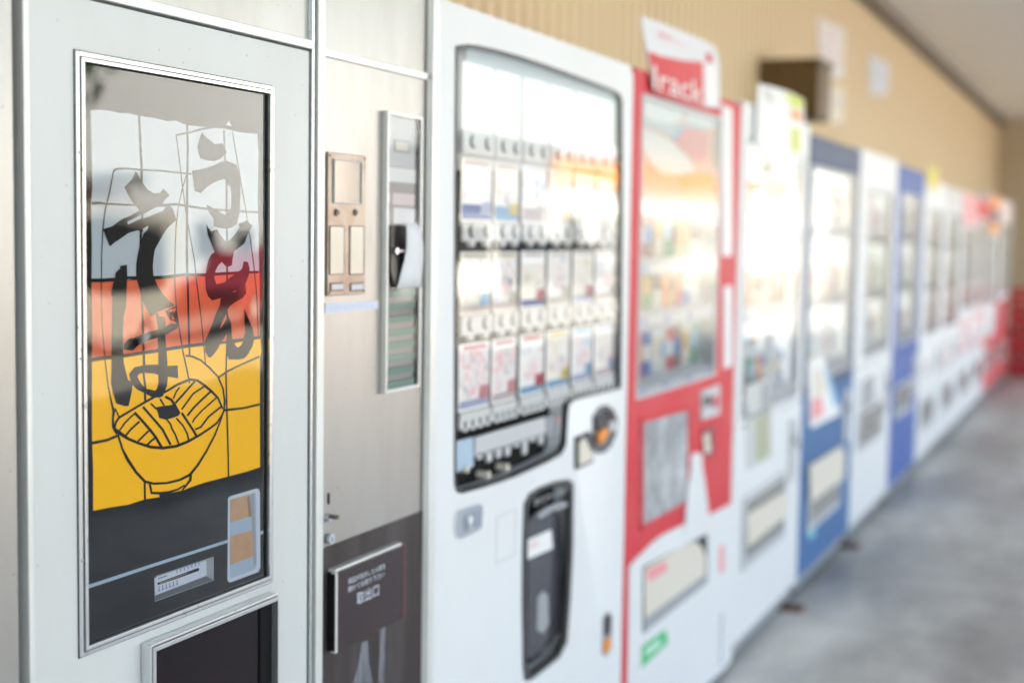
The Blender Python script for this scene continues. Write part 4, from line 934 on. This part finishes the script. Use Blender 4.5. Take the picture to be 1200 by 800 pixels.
for r_, zb in enumerate(zr):
    MB().box(wnd[0] + .006, wnd[1] - .006, Y0 + .03, Y0 + .125, zb, zb + .01).build('shelf', WCARD, rm)
    st_ = MB().box(wnd[0] + .013, wnd[1] - .013, Y0 + .008, Y0 + .03, zb - .035, zb + .006).build('button_strip', LGREY, rm, bevel=.002)
    n = 10
    for k_ in range(n):
        xc = wnd[0] + .02 + (k_ + .5) * (wnd[1] - wnd[0] - .04) / n
        MB().box(xc - .024, xc + .024, Y0 + .002, Y0 + .008, zb - .026, zb - .006).build('button', WCARD if k_ % 3 else LILAC, st_)
        o_ = bpy.data.objects.new('drink_sample', PROTO[(k_ * 5 + r_ * 3) % 14]); COL.objects.link(o_); o_.parent = rm
        o_.location = Vector((xc, Y0 + .08, zb + .0105)) - rm.location
gz = MB(); gz.sheet(rect(wnd[0] + .01, wnd[1] - .01, wnd[2] + .01, wnd[3] - .01), Y0 - .0005); gz.build('window_glass', GLS, rm)
# white right column
MB().prism(P([(846, 122), (858, 128), (858, 300), (846, 300)], Y0 - .003), Y0 - .004, Y0 + .001).build('column_panel', WHITE, rm, bevel=.003)
MB().prism(P([(848, 336), (858, 334), (858, 428), (848, 432)], Y0 - .003), Y0 - .004, Y0 + .001).build('column_panel', WHITE, rm, bevel=.003)
MB().prism(P([(738, 664), (745, 655), (753.5, 647), (762, 638), (774, 628), (785, 622), (796, 617), (806, 612), (814, 610), (830, 604), (845, 596), (859.5, 588), (858.5, 700), (857.5, 772), (848, 785), (835, 796), (825, 804), (810, 815), (735, 870)], Y0 - .004), Y0 - .004, Y0 + .001).build('white_panel', WHITE, rm, bevel=.002)
MB().prism(P([(803, 626), (805, 595), (808, 565), (810.5, 548), (810, 536), (813, 531), (819, 530), (823, 533), (823.5, 546), (826, 562), (829, 585), (831.5, 608), (820, 616)], Y0 - .008), Y0 - .008, Y0 - .0035).build('bottle_emblem', WHITE, rm, bevel=.002)
pw = MB().prism(P([(751, 493), (806, 478), (806, 588), (751, 618)], Y0 - .003), Y0 - .0034, Y0 + .001).build('poster_window', paint('grey_poster', (.30, .31, .33), .2, dirt=(.75, .76, .78), dirt_amt=1.0, scale=9), rm)
MB().ring([tuple(p_) for p_ in P([(750, 490), (807.5, 475), (807.5, 590), (750, 621)], Y0)], P([(752, 495), (805, 480), (805, 586), (752, 615)], Y0), Y0 - .006, Y0 + .0).build('poster_frame', RED, pw)
c1 = MB().prism(P([(822, 458), (843, 450), (843, 485), (822, 492)], Y0 - .006), Y0 - .008, Y0 + .001).build('coin_panel', LGREY, rm, bevel=.003)
MB().prism(P([(825, 465), (833, 462), (833, 474), (825, 477)], Y0 - .009), Y0 - .010, Y0 - .007).build('coin_slot', BLACK, c1)
q = at(838, 470, Y0 - .01); MB().cyl((q.x, q.z), .02, Y0 - .014, Y0 - .007).build('return_knob', RED, c1, bevel=.002)
c2_ = MB().prism(P([(823, 504), (837, 498), (837, 532), (825, 536)], Y0 - .004), Y0 - .005, Y0 + .001).build('bill_slot', paint('deep_red', (.25, .02, .03), .4), rm, bevel=.003)
MB().prism(P([(824, 510), (830, 506), (833, 528), (826, 532)], Y0 - .006), Y0 - .007, Y0 - .004).build('slot_lip', CREAM, c2_)
dp_ = MB().prism(P([(754, 664), (829, 625), (829, 682), (754, 742)], Y0 - .006), Y0 - .006, Y0 + .001).build('delivery_port', BLACK, rm, bevel=.003)
MB().prism(P([(755, 666), (765, 660), (800, 640), (815, 634), (822, 640), (827, 652), (827, 672), (756, 726)], Y0 - .0075), Y0 - .0078, Y0 - .005).build('flap', CREAM, dp_)  # cream painted in for what the acrylic flap reflects
MB().prism(P([(755, 725), (828, 672), (828, 682), (755, 741)], Y0 - .009), Y0 - .010, Y0 - .006).build('flap_grip', GREY, dp_, bevel=.002)
MB().sheet(P([(757, 668), (780, 656), (782, 668), (760, 682)], Y0 - .0084), Y0 - .0084).build('flap_mark', PINK, dp_)
gs = MB().prism(P([(752, 757), (780, 737), (783, 752), (752, 782)], Y0 - .0046), Y0 - .0046, Y0 - .0035).build('green_sticker', GREEN, rm)
MB().sheet(P([(756, 760), (774, 747), (775, 755), (757, 769)], Y0 - .005), Y0 - .005).build('sticker_print', paint('mint', (.55, .8, .65), .5), gs)
MB().sheet(P([(843, 642), (848, 636), (849, 668), (843, 672)], Y0 - .0045), Y0 - .0046).build('side_mark', PINK, rm)
m_ = MB(); q0 = at(841, 780, Y0); q1 = at(846, 715, Y0)
for k_ in range(8): m_.sheet(rect(q0.x, q1.x, q0.z + k_ * .022, q0.z + k_ * .022 + .014), Y0 - .0046)
m_.build('side_lettering', paint('slate_print', (.35, .42, .5), .6), rm)
feet(rm, rx0, rx1, Y0)
# the red banner
topcard('red and white banner card standing on the red machine', [(751, 18), (760, 22), (780, 29), (800, 37), (822, 46), (838, 55), (843, 70), (844, 127), (822, 125), (800, 121), (768, 108), (758, 60)],
        [PAPER, RED, WCARD, WCARD], [([(759, 60), (775, 66), (800, 71), (824, 73), (825, 125), (800, 120.5), (768, 107.5)], 1), ([(828, 76), (838, 79), (839, 125), (828, 124)], 2), ([(827, 62), (834, 64), (835, 74), (828, 73)], 1)],
        [('Irack', 764, 822, 76, 104)])
cardt = MB(); q0 = at(764, 50, Y0); q1 = at(796, 50, Y0)
tt = MB(); put_text(tt, '美味しい', ((q0.x, at(764, 43, Y0).z), (q1.x, at(764, 35, Y0).z)), Y0 - .0145)
for o_ in [o for o in COL.objects if o.name.startswith('display_card')][:1]: tt.build('small_lettering', PINK, o_)

# ================================================================ the row beyond
e = [at(p_, 400, Y0).x for p_ in (863.5, 943, 1002, 1046, 1077)]
m4 = drink_machine('white vending machine between the red and the blue one, with a lime display card', e[0] + .0, e[1] - .01, at(900, 128, Y0).z, WHITE, WHITE, None, win=(.44, .94), split=.43, single=True, hatch=(.165, .30), poster=None)
ml = at(880, 500, Y0)
pn = MB().prism(P([(874, 452), (905, 441), (905, 535), (876, 551)], Y0 - .004), Y0 - .004, Y0 + .001).build('poster', paint('poster_grey', (.58, .6, .6), .5), m4)
MB().sheet(P([(885, 490), (901, 483), (902, 532), (886, 541)], Y0 - .0045), Y0 - .0045).build('poster_print', OLIVE, pn)
MB().sheet(P([(892, 450), (903, 446), (904, 482), (893, 487)], Y0 - .0045), Y0 - .0047).build('poster_print', GREY, pn)
MB().prism(P([(876, 603), (918, 576), (922, 583), (921, 604), (877, 640)], Y0 - .014), Y0 - .015, Y0 - .008).build('port_cover', CREAM, m4, bevel=.002)
topcard('white and lime green card sticking up on the white machine beside the red one', [(889, 98), (905, 102), (925, 108), (942, 117), (943, 175), (936, 200), (900, 190), (886, 165)],
        [WCARD, LIME, ORANGE, LGREY], [([(918, 108), (941, 117), (941, 128), (930, 127)], 1), ([(928, 150), (937, 152), (936, 180), (928, 176)], 1), ([(926, 128), (940, 134), (940, 142), (928, 138)], 2), ([(893, 104), (904, 106), (908, 122), (898, 118)], 3)])
m5 = drink_machine('dark blue vending machine with a tilted white poster on its lower front', e[1], e[2] - .01, at(980, 166, Y0).z, NAVY, BLUE, NAVY, win=(.46, .935), wm=(.05, .08), split=.44, hatch=(.13, .26))
MB().prism(P([(947, 425), (963, 414), (985, 478), (984, 485), (950, 502)], Y0 - .006), Y0 - .0065, Y0 + .001).build('tilted_poster', WCARD, m5)
tpm = MB()
tpm.sheet(P([(966, 432), (970, 430), (983, 474), (978, 478)], Y0 - .007), Y0 - .007, 0); tpm.sheet(P([(951, 470), (962, 462), (966, 484), (951, 494)], Y0 - .007), Y0 - .007, 1)
tpm.sheet(P([(952, 436), (962, 430), (970, 458), (954, 464)], Y0 - .007), Y0 - .007, 2); tpm.build('poster_print', [SKYB, PINK, CREAM], m5)
MB().prism(P([(949, 545), (986, 522), (990, 530), (989, 560), (950, 588)], Y0 - .016), Y0 - .018, Y0 - .01).build('port_cover', CREAM, m5)
MB().sheet(P([(947, 612), (955, 607), (955, 628), (947, 632)], Y0 - .001), Y0 - .001).build('sticker', paint('aqua', (.2, .6, .65), .5), m5)
m6 = drink_machine('white vending machine with a slanted red stripe between the two blue ones', e[2], e[3] - .01, at(1025, 178, Y0).z, WHITE, WHITE, None, win=(.46, .90), wm=(.2, .14), split=.44, poster=(.30, .43, WCARD, GREY), hatch=(.22, .33))
MB().prism(P([(1006, 486), (1042, 464), (1042, 469), (1006, 492)], Y0 - .002), Y0 - .0025, Y0 + .001).build('red_stripe', RED, m6)
m7 = drink_machine('royal blue vending machine second blue from the near end', e[3], e[4] - .01, at(1062, 195, Y0).z, ROYAL, ROYAL, ROYAL, win=(.46, .92), wm=(.16, .14), split=.44, hatch=(.24, .34))
xs = [e[4] + i * 1.09 for i in range(8)]
m8 = drink_machine('white vending machine with a yellow card on top just past the royal blue one', xs[0], xs[1] - .01, 1.81, WHITE, WHITE, None, wm=(.2, .14), win=(.46, .9), poster=(.30, .4, WCARD, LGREY))
m9 = drink_machine('plain white vending machine right before the pink topped one', xs[1], xs[2] - .01, 1.80, WHITE, WHITE, LGREY, wm=(.12, .12), win=(.46, .9), poster=(.30, .4, LGREY, PALE))
m10 = drink_machine('white vending machine with a pinkish red header in the far row', xs[2], xs[3] - .01, 1.80, WHITE, WHITE, PINK, wm=(.15, .12), win=(.5, .86), poster=(.32, .46, PINK, PALE))
m11 = drink_machine('pale vending machine with a soft red header next to the orange topped one', xs[3], xs[4] - .01, 1.79, PALE, WHITE, RED, wm=(.15, .12), win=(.5, .9), poster=(.32, .46, PINK, WCARD))
m12 = drink_machine('vending machine with an orange header and dark panel in the far row', xs[4], xs[5] - .01, 1.86, WHITE, RED, ORANGE, wm=(.15, .12), win=(.46, .80), lit=LIT)
MB().box(xs[4] + .1, xs[5] - .2, Y0 - .006, Y0, 1.60, 1.72).build('dark_panel', NAVY, m12)
m13 = drink_machine('farthest white vending machine with a red lower half beside the crates', xs[5], xs[6] + .35, 1.84, WHITE, RED, PALE, wm=(.15, .12), win=(.5, .88), split=.46)
yc = topcard('small yellow card standing on the white machine past the blue one', [(1088, 196), (1099, 198), (1099, 222), (1088, 220)], [YEL, LIME], [([(1090, 198), (1097, 200), (1097, 208), (1090, 207)], 1)])

# rust stains at machine feet, built as low blocks
for a, b, lab in ((933, 712, 'rust stain built as a brown shim under the corner of the white machine before the dark blue one'), (1002, 640, 'rust stain built as a dark shim on the floor at the near corner of the red striped machine')):
    d_ = Fw + Rt * ((a - 600) / FPX) + Up * ((400 - b) / FPX); t_ = -CH / d_.z; q = Vector((0, 0, CH)) + d_ * t_
    m_ = MB(); m_.prism([(q.x - .07, .0005), (q.x + .03, .0005), (q.x + .02, .012), (q.x - .05, .016)], Y0 - .06, Y0 + .09)
    tag(m_.build('rust_block', paint('rust_brown', (.12, .06, .04), .8), None, bevel=.004), lab, 'block')

# red crates at the far end
def crate_mesh():
    m_ = MB(); W, D, H_ = .44, .36, .31
    m_.box(0, W, 0, D, 0, .02)
    for a, b in ((0, .012), (D - .012, D)):
        m_.box(0, W, a, b, .02, .06); m_.box(0, W, a, b, .10, .15); m_.box(0, W, a, b, .19, .23); m_.box(0, W, a - .004, b + .004, .27, H_)
        for xx in (0, W / 3, 2 * W / 3, W - .02): m_.box(xx, xx + .02, a + .0005, b - .0005, .06, .27)
    for a, b in ((0, .012), (W - .012, W)):
        m_.box(a, b, .0125, D - .0125, .02, .06); m_.box(a, b, .0125, D - .0125, .10, .15); m_.box(a, b, .0125, D - .0125, .19, .23); m_.box(a - .004, b + .004, .0125, D - .0125, .27, H_)
        for yy in (.013, D / 2, D - .033): m_.box(a + .0005, b - .0005, yy, yy + .02, .06, .27)
    m_.box(.02, W - .02, .02, D - .02, .14, .145)
    return m_
cr0 = crate_mesh().build('bottle_crate', CRATE)
cr0.data.name = 'bottle_crate'
names = ['bottom', 'middle', 'top']
k = 0
for s_, yb in enumerate((0.80, 0.42)):
    for lv in range(3):
        o_ = cr0 if k == 0 else cr0.copy()
        if k: COL.objects.link(o_)
        o_.location = (16.12, yb, .002 + lv * .3105)
        tag(o_, f'red plastic bottle crate, {names[lv]} one of the stack ' + ('touching the last machine' if s_ == 0 else 'nearer the open side'), 'crate', 'red bottle crates at the far end')
        k += 1

# ================================================================ across the car park (seen in the glass)
def house(x0, x1, y, h_, wmat, roofm, label, fascia=None):
    t = thing('shop_building', label, 'building', ((x0 + x1) / 2, y, -.12))
    MB().box(x0, x1, y - 8, y, -.12, h_).build('wall', wmat, t)
    MB().box(x0 - .4, x1 + .4, y - 8.4, y + .5, h_ + .001, h_ + .3).build('roof', roofm, t)
    if fascia: MB().box(x0, x1, y + .002, y + .3, h_ - 1.0, h_ - .15).build('fascia', fascia, t)
    n = int((x1 - x0) / 3.2)
    for i in range(n):
        xx = x0 + .8 + i * 3.2
        w_ = MB().box(xx, xx + 1.9, y + .003, y + .05, .9, 2.1).build('window', BLACK, t)
        MB().ring([(xx - .06, 2.16), (xx + 1.96, 2.16), (xx + 1.96, .84), (xx - .06, .84)], [(xx, 2.1), (xx + 1.9, 2.1), (xx + 1.9, .9), (xx, .9)], y + .1, y + .002).build('frame', WCARD, w_)
house(-14, 6, -24, 4.6, CREAM, paint('grey_roof', (.2, .2, .21), .7), 'cream shop building across the car park at the near end')
house(27.3, 66, -30, 9.5, paint('pale_render', (.72, .73, .74), .8), paint('grey_roof', (.2, .2, .21), .7), 'added tall pale building across the car park, there to brighten the window reflections')  # unseen building added to brighten the reflection in the noodle window
house(20, 33, -24, 2.6, paint('brown_wall', (.35, .2, .12), .8), paint('grey_roof', (.2, .2, .21), .7), 'low brown shed in the middle across the car park')
house(44.5, 69, -15.5, 4.2, WCARD, LGREY, 'long white shop building with an orange fascia across the car park', fascia=ORANGE)
house(70, 150, -17, 4.6, paint('off_white_render', (.72, .72, .7), .8), LGREY, 'long plain off-white hall beyond the orange fascia shop')
def car(x, y, mat, label, h_=1.45, van=False, L_=4.3):
    t = thing('parked_car', label, 'car', (x, y, -.12), 'cars parked opposite')
    W = 1.7
    prof = [(0, .35), (.05, .75), (.9 if not van else .25, .95), (1.5 if not van else .6, h_), (L_ - 1.1 if not van else L_ - .15, h_), (L_ - .35 if not van else L_ - .05, .95), (L_, .8), (L_, .35)]
    MB().prism([(x + a, b - .12) for a, b in prof], y, y + W).build('body', mat, t, bevel=.08, seg=3)
    gl = [(1.05 if not van else .45, .97), (1.58 if not van else .72, h_ - .08), (L_ - 1.15 if not van else L_ - .5, h_ - .08), (L_ - .6 if not van else L_ - .3, .97)]
    MB().prism([(x + a, b - .12) for a, b in gl], y + W - .02, y + W + .012).build('side_window', BLACK, t, bevel=.02)
    for xx in (.85, L_ - .85):
        w_ = MB().cyl((x + xx, .19), .31, y + W - .2, y + W + .02).build('wheel', GASK, t, bevel=.03)
        MB().cyl((x + xx, .19), .18, y + W + .021, y + W + .035).build('rim', LGREY, w_)
car(18.2, -11.6, paint('dull_red', (.38, .03, .045), .35), 'red hatchback parked opposite the machines')
car(22.6, -11.4, WCARD, 'white van parked beyond the red hatchback', 1.85, True)
car(12.4, -11.7, CREAM, 'cream minivan parked left of the red hatchback', 1.85, True)
car(29.5, -11.5, BLACK, 'black car parked beyond the white van')
car(36.5, -11.3, CREAM, 'cream minivan parked at the far end of the car park', 1.8, True)
def tree(x, y, h_, label):
    t = thing('tree', label, 'tree', (x, y, -.12), 'trees across the car park')
    m_ = MB(); m_.lathe((x, y, -.12), [(.22, 0, 0), (.16, h_ * .3, 0), (.1, h_ * .55, 0), (.04, h_ * .8, 0)], 8); m_.build('trunk', BARK, t)
    c_ = MB(); rs = random.Random(int(x * 7))
    for i in range(900):
        a = rs.uniform(0, 6.283); u = rs.uniform(-1, 1); rr_ = rs.random() ** .4
        p_ = Vector((x + math.cos(a) * math.sqrt(1 - u * u) * rr_ * h_ * .32, y + math.sin(a) * math.sqrt(1 - u * u) * rr_ * h_ * .32, h_ * .66 + u * rr_ * h_ * .34))
        d1 = Vector((rs.uniform(-1, 1), rs.uniform(-1, 1), rs.uniform(-1, 1))).normalized() * .16; d2 = d1.orthogonal().normalized() * .14
        c_.add([p_ - d1, p_ + d2, p_ + d1, p_ - d2], [(0, 1, 2, 3)])
    c_.build('crown', TREEG, t)
tree(7.2, -19, 5.5, 'leafy green tree in front of the cream shop'); tree(20.2, -17, 8.6, 'leafy green tree between the brown and the white shops')
